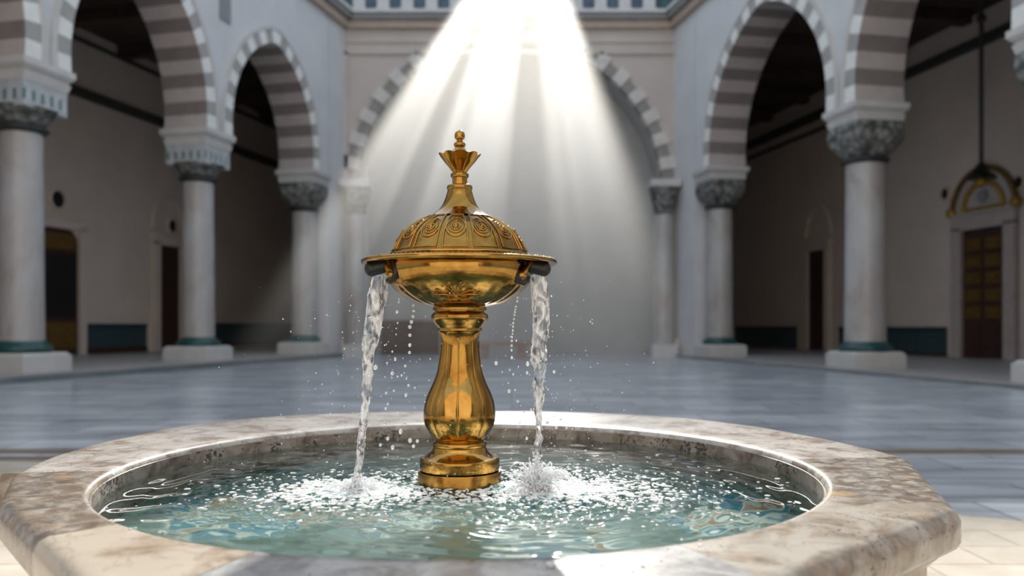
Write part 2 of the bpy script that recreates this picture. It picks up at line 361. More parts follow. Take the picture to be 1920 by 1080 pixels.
def arch_curve(a, H, n=28):
    """half curves joined: pointed horseshoe, from left spring to right spring, (u, z)"""
    s = 0.30; A = a+0.03
    c = max(0.30*A, ((H-s)**2-A*A)/(2*A)); r = A+c
    z0 = -min(s, math.sqrt(max(r*r-(a+c)**2, 0.0)) if r > a+c else 0)
    hi = math.sqrt(r*r-c*c) if c > 0 else A
    right = []
    sc = (H-s)/hi
    a0 = -math.asin(min(1, s/r)); a1 = math.acos(c/r)
    for i in range(n+1):
        t = a0+(a1-a0)*i/n
        zz = r*math.sin(t)
        right.append((r*math.cos(t)-c, s+(zz*sc if zz > 0 else zz)))
    left = [(-u, z) for u, z in right]
    return left+right[::-1][1:]
def wall_frame(line, d):
    o = line.at(d); return o, line.u, line.n
def bay(line, d0, d1, H, wall_g, arch_parent_name, band=0.32, nv=17):
    """one arcade bay between two column axes; adds wall faces to wall_g (world space), returns the arch geometry"""
    P0, P1 = line.at(d0), line.at(d1); L = (P1-P0).length; mid = (P0+P1)/2
    a = L/2-0.5; n = 27
    cv = arch_curve(a, H, n); N = len(cv)
    top = TOP-SPRING
    def W(u, z, t): q = mid+line.u*u+line.n*t; return (q.x, q.y, SPRING+z)
    def proj(u, z):                                                 # radial projection on the bay rectangle
        cz = 0.0; dx, dz = u, z-cz
        k = min([(L/2)/abs(dx)] if abs(dx) > 1e-6 else [1e9]) 
        if dz > 1e-6: k = min(k, (top-cz)/dz)
        return dx*k, max(0, cz+dz*k)
    outer = [proj(u, z) for u, z in cv]
    outer[0] = (-L/2, 0); outer[-1] = (L/2, 0)
    for t in (TH, -TH):
        v = [W(u, z, t) for u, z in cv]+[W(u, z, t) for u, z in outer]; f = []
        for i in range(N-1):
            f.append((i, i+1, N+i+1, N+i))
        # the two rectangle corners
        cl, crn = (-L/2, top), (L/2, top)
        for i in range(N-1):
            if abs(outer[i][0]+L/2) < 1e-6 and outer[i+1][1] > top-1e-6 and outer[i][1] < top-1e-6:
                v.append(W(*cl, t)); f.append((N+i, N+i+1, len(v)-1))
            if outer[i][1] > top-1e-6 and abs(outer[i+1][0]-L/2) < 1e-6 and outer[i+1][1] < top-1e-6:
                v.append(W(*crn, t)); f.append((N+i, N+i+1, len(v)-1))
        wall_g.add(v, f)
    # arch ring: voussoirs alternate
    g = G()
    lens = [0.0]
    for i in range(N-1): lens.append(lens[-1]+math.dist(cv[i], cv[i+1]))
    tot = lens[-1]; K = nv*2+1
    def at(s):
        s = min(max(s, 0), tot)
        for i in range(N-1):
            if lens[i+1] >= s-1e-9:
                q = (s-lens[i])/max(lens[i+1]-lens[i], 1e-9)
                p = (cv[i][0]+(cv[i+1][0]-cv[i][0])*q, cv[i][1]+(cv[i+1][1]-cv[i][1])*q)
                tx, tz = cv[i+1][0]-cv[i][0], cv[i+1][1]-cv[i][1]; l = math.hypot(tx, tz)
                return p, (-tz/l, tx/l)
    for k in range(K):
        s0, s1 = tot*k/K, tot*(k+1)/K; dark = k % 2
        M_ = 3
        for j in range(M_):
            (pa, na), (pb, nb) = at(s0+(s1-s0)*j/M_), at(s0+(s1-s0)*(j+1)/M_)
            oa = (pa[0]+na[0]*band, max(pa[1]+na[1]*band, 0)); ob = (pb[0]+nb[0]*band, max(pb[1]+nb[1]*band, 0))
            if abs(oa[0]) > L/2-0.02: oa = (math.copysign(L/2-0.02, oa[0]), oa[1])
            if abs(ob[0]) > L/2-0.02: ob = (math.copysign(L/2-0.02, ob[0]), ob[1])
            T = TH+0.04
            g.add([W(*pa, T), W(*pb, T), W(*ob, T), W(*oa, T)], [(0, 1, 2, 3)], 2+dark)
            g.add([W(*oa, T), W(*ob, T), W(*ob, TH-0.01), W(*oa, TH-0.01)], [(0, 1, 2, 3)], 2+dark)
            g.add([W(*pa, T), W(*pb, T), W(*pb, -TH), W(*pa, -TH)], [(0, 1, 2, 3)], dark)
            # slim outer moulding
            def o2(p_, n_, e): 
                u = p_[0]+n_[0]*e; return (math.copysign(min(abs(u), L/2-0.01), u), max(p_[1]+n_[1]*e, 0))
            ia, ib, ja, jb = o2(pa, na, band), o2(pb, nb, band), o2(pa, na, band+0.09), o2(pb, nb, band+0.09)
            g.add([W(*ia, TH+.065), W(*ib, TH+.065), W(*jb, TH+.065), W(*ja, TH+.065)], [(0, 1, 2, 3)], 4)
            g.add([W(*ja, TH+.065), W(*jb, TH+.065), W(*jb, TH-.01), W(*ja, TH-.01)], [(0, 1, 2, 3)], 4)
            g.add([W(*ia, TH+.065), W(*ib, TH+.065), W(*ib, TH+.03), W(*ia, TH+.03)], [(0, 1, 2, 3)], 4)
    return g
ARCHM = [M['arch_light'], M['arch_dark'], M['face_light'], M['face_dark'], M['white_stone']]
def solid(g, line, d0, d1, z0, z1, t0=-TH, t1=TH, mi=0):
    a, b = line.at(d0), line.at(d1)
    v = []
    for z in (z0, z1):
        for q, t in ((a, t0), (b, t0), (b, t1), (a, t1)):
            p = q+line.n*t; v.append((p.x, p.y, z))
    g.add(v, [(3, 2, 1, 0), (4, 5, 6, 7), (0, 1, 5, 4), (1, 2, 6, 5), (2, 3, 7, 6), (3, 0, 4, 7)], mi)

# left and right arcade walls
CL = [8.9, 13.5, LL.hit(372), LL.hit(570)]
CR = [LR.hit(2010), 16.06, LR.hit(1350)]
gl = G(); arches = []
HL = [2.95, 2.95, 2.72]
for k in range(3): arches.append(('left', bay(LL, CL[k], CL[k+1], HL[k], gl, 'left', nv=[13, 13, 12][k])))
solid(gl, LL, CL[3]+0.48, 37, 0, TOP); solid(gl, LL, -9, CL[0]-0.4, 0, TOP); solid(gl, LL, CL[3]-.001, CL[3]+0.5, SPRING, TOP)
solid(gl, LL, CL[0]-0.5, CL[0], SPRING, TOP)
wl = tag(gl.mk('wall_left', M['plaster']), kind='structure', label='white plastered courtyard wall above the left arcade')
gr = G()
HR = [3.05, 3.22]
for k in range(2): arches.append(('right', bay(LR, CR[k], CR[k+1], HR[k], gr, 'right', nv=[12, 14][k])))
solid(gr, LR, CR[2]+0.48, 37, 0, TOP); solid(gr, LR, -9, CR[0]-0.4, 0, TOP); solid(gr, LR, CR[2]-.001, CR[2]+0.5, SPRING, TOP)
solid(gr, LR, CR[0]-0.5, CR[0], SPRING, TOP)
wr = tag(gr.mk('wall_right', M['plaster']), kind='structure', label='white plastered courtyard wall above the right arcade')
alab = ['striped arch leaving the frame at the top left corner', 'large striped horseshoe arch between the two front columns on the left',
        'smaller striped horseshoe arch nearest the back wall on the left',
        'striped arch over the gilded door, cut off by the right edge', 'tall striped pointed arch nearest the back wall on the right']
for (side, g), lb in zip(arches, alab):
    tag(g.mk('striped_arch', ARCHM, wl if side == 'left' else wr), label=lb)
# slit window high on the left wall
d = 19.2
def on_wall(line, d, t): q = line.at(d)+line.n*t; return q
sd = LL.hit(420)*1.0
g = G(); LF = LL.off(-TH); sd = LF.hit(421)
solid(g, LF, sd-.2, sd+.2, pz(40, sd), TOP-1.5, -0.02, 0.03)
tag(g.mk('window_1', M['grey_stone']), kind='structure', label='narrow dark slit window high on the left wall')

# back wall with its great recessed arch
XL, XR = LL.at(DB).x+0.5, LR.at(DB).x-0.5
bx = px(955, DB); br = 291/F*DB; bz = pz(363, DB)
g = G()
n = 48; ins = [(bx-br, 0.0), (bx-br, bz)]+[(bx+br*math.cos(PI-PI*i/n), bz+br*math.sin(PI-PI*i/n)) for i in range(1, n)]+[(bx+br, bz), (bx+br, 0.0)]
XO0, XO1 = XL-0.6, XR+0.6
def projr(x, z):
    dx, dz = x-bx, z-bz
    if dz <= 0: return (XO0 if dx < 0 else XO1, z)
    k = ((XO1-bx) if dx > 0 else (bx-XO0))/abs(dx) if abs(dx) > 1e-6 else 1e9
    k = min(k, (TOP-bz)/dz); return (bx+dx*k, bz+dz*k)
outs = [projr(*q) for q in ins]; N = len(ins)
v = [(x, DB, z) for x, z in ins]+[(x, DB, z) for x, z in outs]; f = [(i, i+1, N+i+1, N+i) for i in range(N-1)]
for i in range(N-1):
    if outs[i][1] < TOP-1e-6 <= outs[i+1][1]: v.append((XO0, DB, TOP)); f.append((N+i, N+i+1, len(v)-1))
    if outs[i][1] >= TOP-1e-6 > outs[i+1][1]: v.append((XO1, DB, TOP)); f.append((N+i, N+i+1, len(v)-1))
g.add(v, f)
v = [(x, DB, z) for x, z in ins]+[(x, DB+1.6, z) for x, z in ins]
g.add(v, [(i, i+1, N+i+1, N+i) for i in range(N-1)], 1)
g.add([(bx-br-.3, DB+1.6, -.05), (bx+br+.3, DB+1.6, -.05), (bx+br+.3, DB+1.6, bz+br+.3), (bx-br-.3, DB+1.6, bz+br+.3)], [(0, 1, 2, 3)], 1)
g.add([(XO0, DB, TOP), (XO1, DB, TOP), (XO1, DB+1.8, TOP), (XO0, DB+1.8, TOP)], [(0, 1, 2, 3)])
g.add([(XO0, DB+1.8, 0), (XO1, DB+1.8, 0), (XO1, DB+1.8, TOP), (XO0, DB+1.8, TOP)], [(0, 1, 2, 3)])
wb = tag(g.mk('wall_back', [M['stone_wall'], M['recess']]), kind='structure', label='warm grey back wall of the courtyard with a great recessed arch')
# its scalloped voussoir ring
g = G(); K = 41
for k in range(K):
    a0, a1 = PI-PI*k/K, PI-PI*(k+1)/K; wd = 0.40 if k % 2 == 0 else 0.28; dk = k % 2; T = DB-(0.07 if not dk else 0.04)
    for j in range(2):
        b0, b1 = a0+(a1-a0)*j/2, a0+(a1-a0)*(j+1)/2
        q = lambda r_, a_, y_: (bx+r_*math.cos(a_), y_, bz+r_*math.sin(a_))
        r0, r1 = br-.05, br+wd
        g.add([q(r0, b0, T), q(r0, b1, T), q(r1, b1, T), q(r1, b0, T), q(r0, b0, DB+.3), q(r0, b1, DB+.3), q(r1, b1, DB+.01), q(r1, b0, DB+.01)],
              [(0, 1, 2, 3), (0, 4, 5, 1), (3, 2, 6, 7), (0, 3, 7, 4), (1, 5, 6, 2)], dk)
tag(g.mk('voussoir_ring', [plain('ring_light_stone', (0.60, 0.56, 0.52), .7), plain('ring_dark_stone', (0.27, 0.25, 0.235), .7)], wb), label='scalloped ring of light and dark stones around the great arch')
# rectangular frame mouldings
g = G()
fx0, fx1, fz = px(650, DB), px(1268, DB), pz(98, DB)
for e, y0 in ((0.0, 0.07), (0.34, 0.045)):
    g.box(fx0-e-.09, fx0-e+.05, DB-y0, DB+.01, 4.6, fz+e); g.box(fx1+e-.05, fx1+e+.09, DB-y0, DB+.01, 4.6, fz+e); g.box(fx0-e-.09, fx1+e+.09, DB-y0, DB+.01, fz+e-.07, fz+e+.07)
tag(g.mk('frame_moulding', M['stone_wall'], wb), label='slim rectangular moulding framing the great arch')
# pilasters either side of the recess
for cx, nm in ((px(1287, DB), 0), (px(623, DB), 0)):
    g = G(); g.box(cx-.33, cx+.33, DB-.22, DB+.02, 0, 4.9); g.box(cx-.42, cx+.42, DB-.30, DB+.02, 4.9, 5.15); g.box(cx-.42, cx+.42, DB-.30, DB+.02, 0, .5)
    g.mk('pilaster', M['stone_wall'], wb)
# reddish wood panelling low in the recess
g = G()
for a, b in ((px(700, DB), px(815, DB)),):
    g.box(a, b, DB+1.5, DB+1.6, 0.02, 1.05)
    k = 4
    for i in range(k+1): x = a+(b-a-.08)*i/k; g.box(x, x+.08, DB+1.46, DB+1.5, 0.02, 1.05)
g.mk('wood_panelling', plain('red_brown_panelling', (0.11, 0.075, 0.062), .6), wb)

# cornices, friezes
def cornice(name, line=None):
    g = G()
    if line is None:
        g.box(XL-.1, XR+.1, DB-.16, DB+.02, CORN, CORN+.22, 0); g.box(XL-.1, XR+.1, DB-.30, DB+.02, CORN+.22, CORN+.36, 1); g.box(XL-.1, XR+.1, DB-.38, DB+.02, CORN+.36, CORN+.46, 2)
    else:
        for z0, z1, t, mi in ((CORN, CORN+.22, .16, 0), (CORN+.22, CORN+.36, .30, 1), (CORN+.36, CORN+.46, .38, 2)):
            solid(g, line, -8, DB, z0, z1, TH-.02, TH+t, mi)
    return tag(g.mk(name, [M['tan_stone'], M['grey_stone'], M['white_stone']]), kind='structure')
cornice('trim_1'); cornice('trim_2', LL); cornice('trim_3', LR)
fr = empty('parapet_frieze', (0, DB, CORN+.46)); fr['kind'] = 'structure'
tag(fr, 'frieze of cream posts and dark blue slots at the very top of the back wall', 'frieze')
g = G(); g.box(XL, XR, -.05, 0.0, 0, TOP-CORN-.46); g.mk('tile_ground', plain('deep_blue_tiles', (0.075, 0.115, 0.17), .4, var=.4, scale=2), fr)
k = 0; x = XL+.45
while x < XR-.3:
    g = G(); hw = .17; g.box(x-hw, x+hw, -.24, -.05, 0, TOP-CORN-.46); g.box(x-hw-.04, x+hw+.04, -.27, -.05, 0, .07); g.mk('post', M['white_stone'], fr); x += .70
for x in (XL+.2, XR-.2):
    g = G(); g.box(x-.26, x+.26, -.20, -.06, .05, .6); g.mk('corner_tile', M['teal_ring'], fr)

# platforms under the arcades
def platform(name, line, h):
    g = G(); solid(g, line, -9, 37, -.02, h, -6.4, .72, 0)
    solid(g, line, -9, DB, 0, h-.035, .72, .735, 1)
    return tag(g.mk(name, [M['platform'], M['riser']]), kind='structure')
PHL, PHR = 0.13, 0.075
platform('trim_4', LL, PHL); platform('trim_5', LR, PHR)
# aisle walls, ceilings, end walls
AL, AR = LL.off(5.2), LR.off(5.6)
CEIL = 7.83+CZ
def aisle(line, wall, nw, nc, ne):
    g = G(); solid(g, line, -9, 37.5, 0, CEIL+.1, -.4, 0); tag(g.mk(nw, M['aisle']), kind='structure')
    g = G(); solid(g, wall, -9, 37.5, CEIL, CEIL+.25, -6.2, -TH)
    tag(g.mk(nc, M['wood_ceiling']), kind='structure')
    cl = bpy.data.objects[nc]
    for d in np.arange(5.0, 36, 2.4):
        b = G(); solid(b, wall, d, d+.32, CEIL-.32, CEIL, -5.3, -TH-.02); b.mk('ceiling_beam', M['wood_ceiling'], cl)
    g = G(); solid(g, wall, 37, 37.4, 0, CEIL, -6.2, TH); solid(g, wall, -9.4, -9, 0, CEIL, -6.2, TH); tag(g.mk(ne, M['aisle']), kind='structure')
aisle(AL, LL, 'wall_aisle_left', 'ceiling_left', 'wall_aisle_end_left'); aisle(AR, LR, 'wall_aisle_right', 'ceiling_right', 'wall_aisle_end_right')
g = G(); solid(g, AL, -9, 37, pz(170, AL.hit(135))-.12, pz(170, AL.hit(135))+.12, 0, .16); solid(g, AL, -9, 37, pz(170, AL.hit(135))+1.35, pz(170, AL.hit(135))+1.45, 0, .08)
tag(g.mk('trim_6', M['dark_trim']), kind='structure')
zR = pz(140, AR.hit(1705))
g = G(); solid(g, AR, -9, 37, zR-.12, zR+.12, 0, .16)
for e in (.55, .95): solid(g, AR, 24, 37, zR+e-.1-1.0, zR+e-1.0, 0, .1)
tag(g.mk('trim_7', M['dark_trim']), kind='structure')
# rear of the courtyard, behind the camera (seen only in the brass)
g = G()
XA, XB = LL.at(-9).x, LR.at(-9).x
g.box(XA, XB, -9.6, -9, 0, TOP)
wf = tag(g.mk('wall_front', M['tan_stone']), kind='structure')
for cx in (-5, 0, 5):
    v = [(cx+1.7*math.cos(a), -8.98, 4.0+1.7*math.sin(a)) for a in np.linspace(0, PI, 20)]+[(cx-1.7, -8.98, 0.1), (cx+1.7, -8.98, 0.1)]
    g = G().add(v, [tuple(range(len(v)))]); g.mk('blind_arch', M['recess'], wf)
# the paving
g = G(); g.add([(-16, -10, 0), (16, -10, 0), (16, 38, 0), (-16, 38, 0)], [(0, 1, 2, 3)])
tag(g.mk('floor', M['floor']), kind='structure', label='blue grey polished marble courtyard paving')
def fl(pts, z, m_, name): 
    g = G(); n = len(pts); g.add([(x, y, z) for x, y in pts]+[(x, y, -.01) for x, y in pts], [tuple(range(n))]+[(i, (i+1) % n, n+(i+1) % n, n+i) for i in range(n)])
    return tag(g.mk(name, m_), kind='structure')
def fp(x, y): d = CZ*F/(y-HOR); return (px(x, d), d)
fl([(-9, 5.30), (-2.5, 5.30), (0.8, 4.7), (2.1, 3.75), (4.5, 2.6), (4.5, -6), (-9, -6)], 0.004, M['cream_floor'], 'floor_cream_paving')
fl([(-7.5, 5.62), (7.2, 5.62), (7.2, 5.82), (-7.5, 5.82)], 0.003, M['brown_band'], 'floor_inlay_band')
fl([(-9, 5.30), (-2.5, 5.30), (-2.5, 5.5), (-9, 5.5)], 0.0035, M['brown_band'], 'floor_inlay_edge')

# ------------------------------------------------------------------ columns
def column(line, d, rad, z0, kind, label, half=False):
    o = line.at(d); ang = math.atan2(line.u.y, line.u.x)-PI/2
    r = empty('column', (o.x, o.y, z0), ang)
    tag(r, label, 'column', 'marble columns of the arcades')
    capz = 4.05-z0; sp = SPRING-z0
    g = G(); g.box(-.53, .53, -.50, .50, 0, .27); g.frustum(.51, .48, .27, .46, .46, .31); g.mk('plinth', M['white_stone'], r)
    g = G(); g.lathe(smoothprof([(rad+.10, .31), (rad+.13, .36), (rad+.10, .42), (rad+.05, .46), (rad+.02, .50)], 3), 32); g.mk('base_ring', M['teal_ring'], r, True, 60)
    g = G(); g.lathe([(rad*1.03, .5), (rad*1.0, 1.2), (rad*.975, 2.4), (rad*.94, capz-.02)], 40); g.mk('shaft', M['column'], r, True, 60)
    g = G(); g.lathe(smoothprof([(rad*.96, capz-.05), (rad+.07, capz), (rad+.07, capz+.04), (rad*.98, capz+.09)], 3), 32); g.mk('necking_ring', M['black_ring'], r, True, 60)
    if kind == 'tile':
        g = G(); prof = [(rad, capz+.07), (rad+.03, capz+.13), (rad+.12, capz+.26), (rad+.2, capz+.33)]
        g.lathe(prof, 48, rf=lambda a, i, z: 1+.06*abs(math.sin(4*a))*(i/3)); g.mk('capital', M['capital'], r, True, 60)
        g = G(); g.box(-.48, .48, -.45, .45, capz+.30, capz+.70); g.mk('tile_block', M['tile_block'], r)
    else:
        g = G(); n = 9; v = []; f = []; seg = 48
        for i in range(n):
            t = i/(n-1); zz = capz+.07+t*.63
            e = 2+6*t; R0 = rad*(1-t)+(.52)*t; R0 += .09*math.sin(PI*t)
            for k in range(seg):
                a = 2*PI*k/seg; c, s_ = math.cos(a), math.sin(a)
                rr = R0/((abs(c)**e+abs(s_)**e)**(1/e))*(1+.045*math.sin(8*a)*math.sin(PI*t))
                v.append((rr*c, rr*s_, zz))
        for i in range(n-1):
            for k in range(seg): f.append((i*seg+k, i*seg+(k+1) % seg, (i+1)*seg+(k+1) % seg, (i+1)*seg+k))
        f.append(tuple((n-1)*seg+k for k in range(seg)))
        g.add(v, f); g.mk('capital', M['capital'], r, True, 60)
    zi = capz+.70
    g = G(); g.frustum(.49, .46, zi, .53, .49, zi+.13); g.frustum(.50, .47, zi+.13, .50, .47, zi+.19); g.frustum(.53, .49, zi+.19, .58, .54, sp-.10); g.box(-.58, .58, -.54, .54, sp-.10, sp-.001)
    g.mk('impost', M['white_stone'], r)
column(LL, CL[1], .335, PHL, 'tile', 'nearest white marble column on the left, cut by the left edge of the frame')
column(LL, CL[2], .335, PHL, 'tile', 'white marble column standing between the two dark doors on the left')
column(LL, CL[3], .33, PHL, 'carved', 'hazy pale column on the left beside the back wall')
column(LR, CR[1], .375, PHR, 'carved', 'thick white marble column standing left of the gilded door')
column(LR, CR[2], .34, PHR, 'carved', 'slim marble column on the right close to the back wall')
column(LR, CR[0], .375, PHR, 'carved', 'column whose white impost just enters the right edge of the frame')
# jamb columns of the great arch
for cx, lb in ((px(1240, DB), 'small pale jamb column right of the great back arch'), (px(672, DB), 'small pale jamb column left of the great back arch')):
    r = empty('jamb_column', (cx, DB-.33, 0)); tag(r, lb, 'column')
    g = G(); g.box(-.36, .36, -.32, .30, 0, .35); g.mk('plinth', M['white_stone'], r)
    g = G(); g.lathe([(.27, .35), (.25, .6), (.235, 4.1)], 28); g.mk('shaft', M['column'], r, True, 60)
    g = G(); g.lathe([(.25, 4.08), (.28, 4.2), (.36, 4.6), (.42, 4.85)], 28, rf=lambda a, i, z: 1+.05*math.sin(8*a)); g.mk('capital', M['capital'], r, True, 60)
    g = G(); g.box(-.42, .42, -.40, .32, 4.85, 5.05); g.mk('abacus', M['white_stone'], r)

# ------------------------------------------------------------------ aisle doors and wall fittings
def wall_root(name, line, pxl, z=0):
    d = line.hit(pxl); o = line.at(d); e = line.n
    r = empty(name, (o.x, o.y, z), math.atan2(e.y, e.x)+PI/2)    # local -Y points into the room... local x runs along the wall
    return r, d
def door(n, line, pxl, wd, z0, ytop, fancy, label, arched=False):
    r, d = wall_root('door_%d' % n, line, pxl, z0); tag(r, label, 'door', kind='structure')
    H = pz(ytop, d)-z0; hw = wd/2
    fw = .24 if fancy != 2 else .36
    fm = M['aisle'] if fancy != 2 else plain('pale_door_surround', (0.47, 0.40, 0.37), .7)
    g = G(); g.box(-hw-fw, -hw, -.14, .02, 0, H+.1); g.box(hw, hw+fw, -.14, .02, 0, H+.1); g.box(-hw-fw, hw+fw, -.14, .02, H, H+fw)
    g.box(-hw-fw-.05, hw+fw+.05, -.18, .02, H+fw, H+fw+.08); g.mk('door_frame', fm, r)
    g = G(); g.box(-hw, hw, -.05, .02, 0, H)
    leaf = g.mk('door_leaf', M['wood'], r)
    if fancy == 0:      # plain boards
        for s in (-1, 1):
            for k in range(4):
                g = G(); z = .12+k*(H-.2)/4; g.box(s*hw/2-hw*.40, s*hw/2+hw*.40, -.075, -.05, z, z+(H-.2)/4-.08); g.mk('door_panel', M['wood'], leaf)
    if fancy == 1:      # gilt head, black middle
        g = G(); g.box(-hw*.85, hw*.85, -.08, -.05, H*.30, H*.80); g.mk('dark_opening', M['wood_black'], leaf)
        g = G(); g.box(-hw*.85, hw*.85, -.08, -.05, H*.84, H*.96); g.box(-hw*.85, hw*.85, -.08, -.05, H*.05, H*.26); tag(g.mk('gilt_panel', M['gilt_dark'], leaf), label='dull gilded panel')
        v = [(-hw, -.06, H), (-hw, -.06, H-.5)]+[(-hw+.35*(1-math.cos(a)), -.06, H-.35+.35*math.sin(a)) for a in np.linspace(0, PI/2, 8)]
        for s in (-1, 1):
            g = G().add([(s*x, y, z) for x, y, z in v], [tuple(range(len(v)))]); g.mk('spandrel', fm, r)
    if fancy == 2:      # gilded coffers and pediment
        rows = 7
        for k in range(rows):
            for s in (-1, 1):
                z = .15+k*(H-.25)/rows; g = G(); zz = z+(H-.25)/rows-.14
                g.frustum(hw*.36, .001, 0, hw*.36, .001, 0) if False else None
                g.box(s*hw*.48-hw*.36, s*hw*.48+hw*.36, -.085, -.05, z, zz)
                g.box(s*hw*.48-hw*.22, s*hw*.48+hw*.22, -.115, -.085, z+.07, zz-.07)
                g.mk('door_panel', M['gilt_dark'] if k >= 2 else M['wood'], leaf)
        zb = H+fw+.08; ht = 1.05; W_ = hw+fw
        def ogee(s_, sc=1.0): # pointed arch outline
            pts = []
            for i in range(15):
                t = i/14; x = W_*sc*(1-t**1.55); z = ht*sc*(math.sin(t*PI/2)**.85); pts.append((s_*x, z))
            return pts
        out = ogee(-1)+ogee(1)[::-1][1:]
        v = [(x, -.06, zb+z) for x, z in out]+[(x, .02, zb+z) for x, z in out]; n_ = len(out)
        g = G().add(v, [tuple(range(n_))]+[(i, i+1, n_+i+1, n_+i) for i in range(n_-1)])
        pd = g.mk('pediment', fm, r)
        g = G(); g.tube([(x, -.09, zb+z) for x, z in out], .075, 8); tag(g.mk('pediment_moulding', M['gilt_dark'], pd), label='gilded outer moulding')
        inn = ogee(-1, .62)+ogee(1, .62)[::-1][1:]
        g = G(); g.tube([(x, -.08, zb+.05+z) for x, z in inn], .07, 8); g.box(-W_*.6, W_*.6, -.1, -.05, zb, zb+.1); tag(g.mk('inner_moulding', M['gilt'], pd), label='gilded inner moulding')
        g = G(); g.lathe([(.16, 0), (.16, .05)], 20); ro = g.mk('roundel', M['grey_stone'], pd); ro.location = (0, -.06, zb+.36); ro.rotation_euler = (PI/2, 0, 0)
        for s in (-1, 1):
            g = G(); g.ball((s*W_, -.1, zb+.06), .14, 12, 8); g.mk('gilt_boss', M['gilt'], pd, True, 80)
        g = G(); g.ball((0, -.12, zb+ht-.02), .15, 12, 8, sc=(1, 1, 1.1)); g.mk('gilt_boss', M['gilt'], pd, True, 80)
    else:
        if not arched:   # shallow blind arch over the door
            a_ = hw+fw; pts = [(a_*math.cos(t), .25+H+fw+1.0*math.sin(t)) for t in np.linspace(0, PI, 21)]
            g = G(); g.tube([(x, -.03, z) for x, z in pts], .06, 6); g.mk('blind_arch', M['aisle'], r)
    return r, d, H
door(1, AL, 106, 1.30, PHL, 428, 1, 'tall brown door with gilt head panel behind the nearest left column', True)
door(2, AL, 314, .95, PHL, 462, 0, 'plain narrow dark brown door beside the second left column')
door(3, AR, 1535, 1.0, PHR, 470, 0, 'plain dark brown door left of the thick right column')
door(4, AR, 1848, 1.38, PHR, 428, 2, 'dark wooden door with gilded coffers under a golden pediment')
def roundel(line, pxl, y, r_, label):
    r, d = wall_root('roundel', line, pxl, pz(y, line.hit(pxl))); tag(r, label, 'roundel')
    g = G(); g.lathe([(r_*1.35, 0), (r_*1.35, .05), (r_*1.05, .08), (r_*1.0, .03)], 24); o = g.mk('rim', M['aisle'], r, True, 40); o.rotation_euler = (PI/2, 0, 0)
    g = G(); g.lathe([(r_, 0), (r_, .035)], 24); o = g.mk('disc', M['wood_black'], r); o.rotation_euler = (PI/2, 0, 0)
roundel(AL, 106, 374, .21, 'dark round opening above the gilt headed left door')
roundel(AL, 321, 424, .19, 'dark round opening above the narrow left door')
roundel(AR, 1775, 364, .14, 'small dark boss up left of the golden pediment')
roundel(AR, 1913, 342, .14, 'small dark boss at the right edge beside the golden pediment')
def tiles(line, x0, x1, y0, y1, label):
    dm = line.hit((x0+x1)/2); r, d = wall_root('tile_panel', line, (x0+x1)/2, pz(y1, dm)); tag(r, label, 'tile panel')
    a, b = line.at(line.hit(x0)), line.at(line.hit(x1)); L = (a-b).length; H = pz(y0, dm)-pz(y1, dm)
    g = G(); g.box(-L/2, L/2, -.05, 0.01, 0, H); g.mk('tiles', M['teal_tile'], r)
    g = G(); g.box(-L/2, L/2, -.08, .01, H-.12, H); g.mk('top_border', plain('dark_teal_border', (.02, .055, .065), .4), r)
    g = G(); g.box(-L/2, L/2, -.08, .01, 0, .16); g.mk('bottom_border', M['wood'], r)
tiles(AL, 162, 275, 607, 661, 'teal tiled dado panel between the two left doors')
tiles(AL, 405, 548, 606, 648, 'dim teal tiled dado right of the second left column')
tiles(AR, 1378, 1490, 612, 662, 'dark teal tiled dado left of the plain right door')
tiles(AR, 1568, 1765, 613, 669, 'teal tiled dado between the thick column and the gilded door')
# hanging lamp in front of the gilded door
lx = 1840; ld = AR.hit(lx)-1.6; r = empty('hanging_lamp', (px(lx, ld), ld, pz(330, ld)))
tag(r, 'dark lamp on a long rod hanging before the golden pediment', 'lamp')
g = G(); g.tube([(0, 0, .12), (0, 0, CEIL-pz(330, ld))], .05, 10); g.mk('rod', M['dark_trim'], r)
g = G(); g.lathe(smoothprof([(.33, -.06), (.30, 0), (.19, .08), (.12, .2), (.05, .3)], 3), 24); g.mk('cap', M['wood_black'], r, True, 50)
g = G(); g.lathe(smoothprof([(.04, -.26), (.11, -.2), (.13, -.12), (.1, -.05)], 3), 20); g.mk('bulb', M['gilt'], r, True, 60)
g = G(); g.ball((0, 0, zR-pz(330, ld)), .11, 12, 8); g.mk('knop', M['wood'], r, True, 60)
# low stone bench before the back recess
bd = 22.3; r = empty('stone_bench', (px(943, bd), bd, 0)); tag(r, 'low pinkish stone bench in front of the back wall', 'bench')
g = G(); g.box(-.72, .72, -.25, .25, .34, .46); g.mk('seat', M['pink_stone'], r)
for s in (-1, 1):
    g = G(); g.box(s*.5-.12, s*.5+.12, -.2, .2, 0, .34); g.mk('support', M['pink_stone'], r)

# ------------------------------------------------------------------ the basin
D0 = 1.609
BX, BY = px(875, D0), D0
RIM = CZ-0.267; RI = 0.653; RT = 0.062       # rim height, inner radius, slab thickness
WZ = CZ-0.303
basin = empty('stone_basin', (BX, BY, 0)); tag(basin, 'octagonal fountain basin of speckled marble full of green water', 'basin')
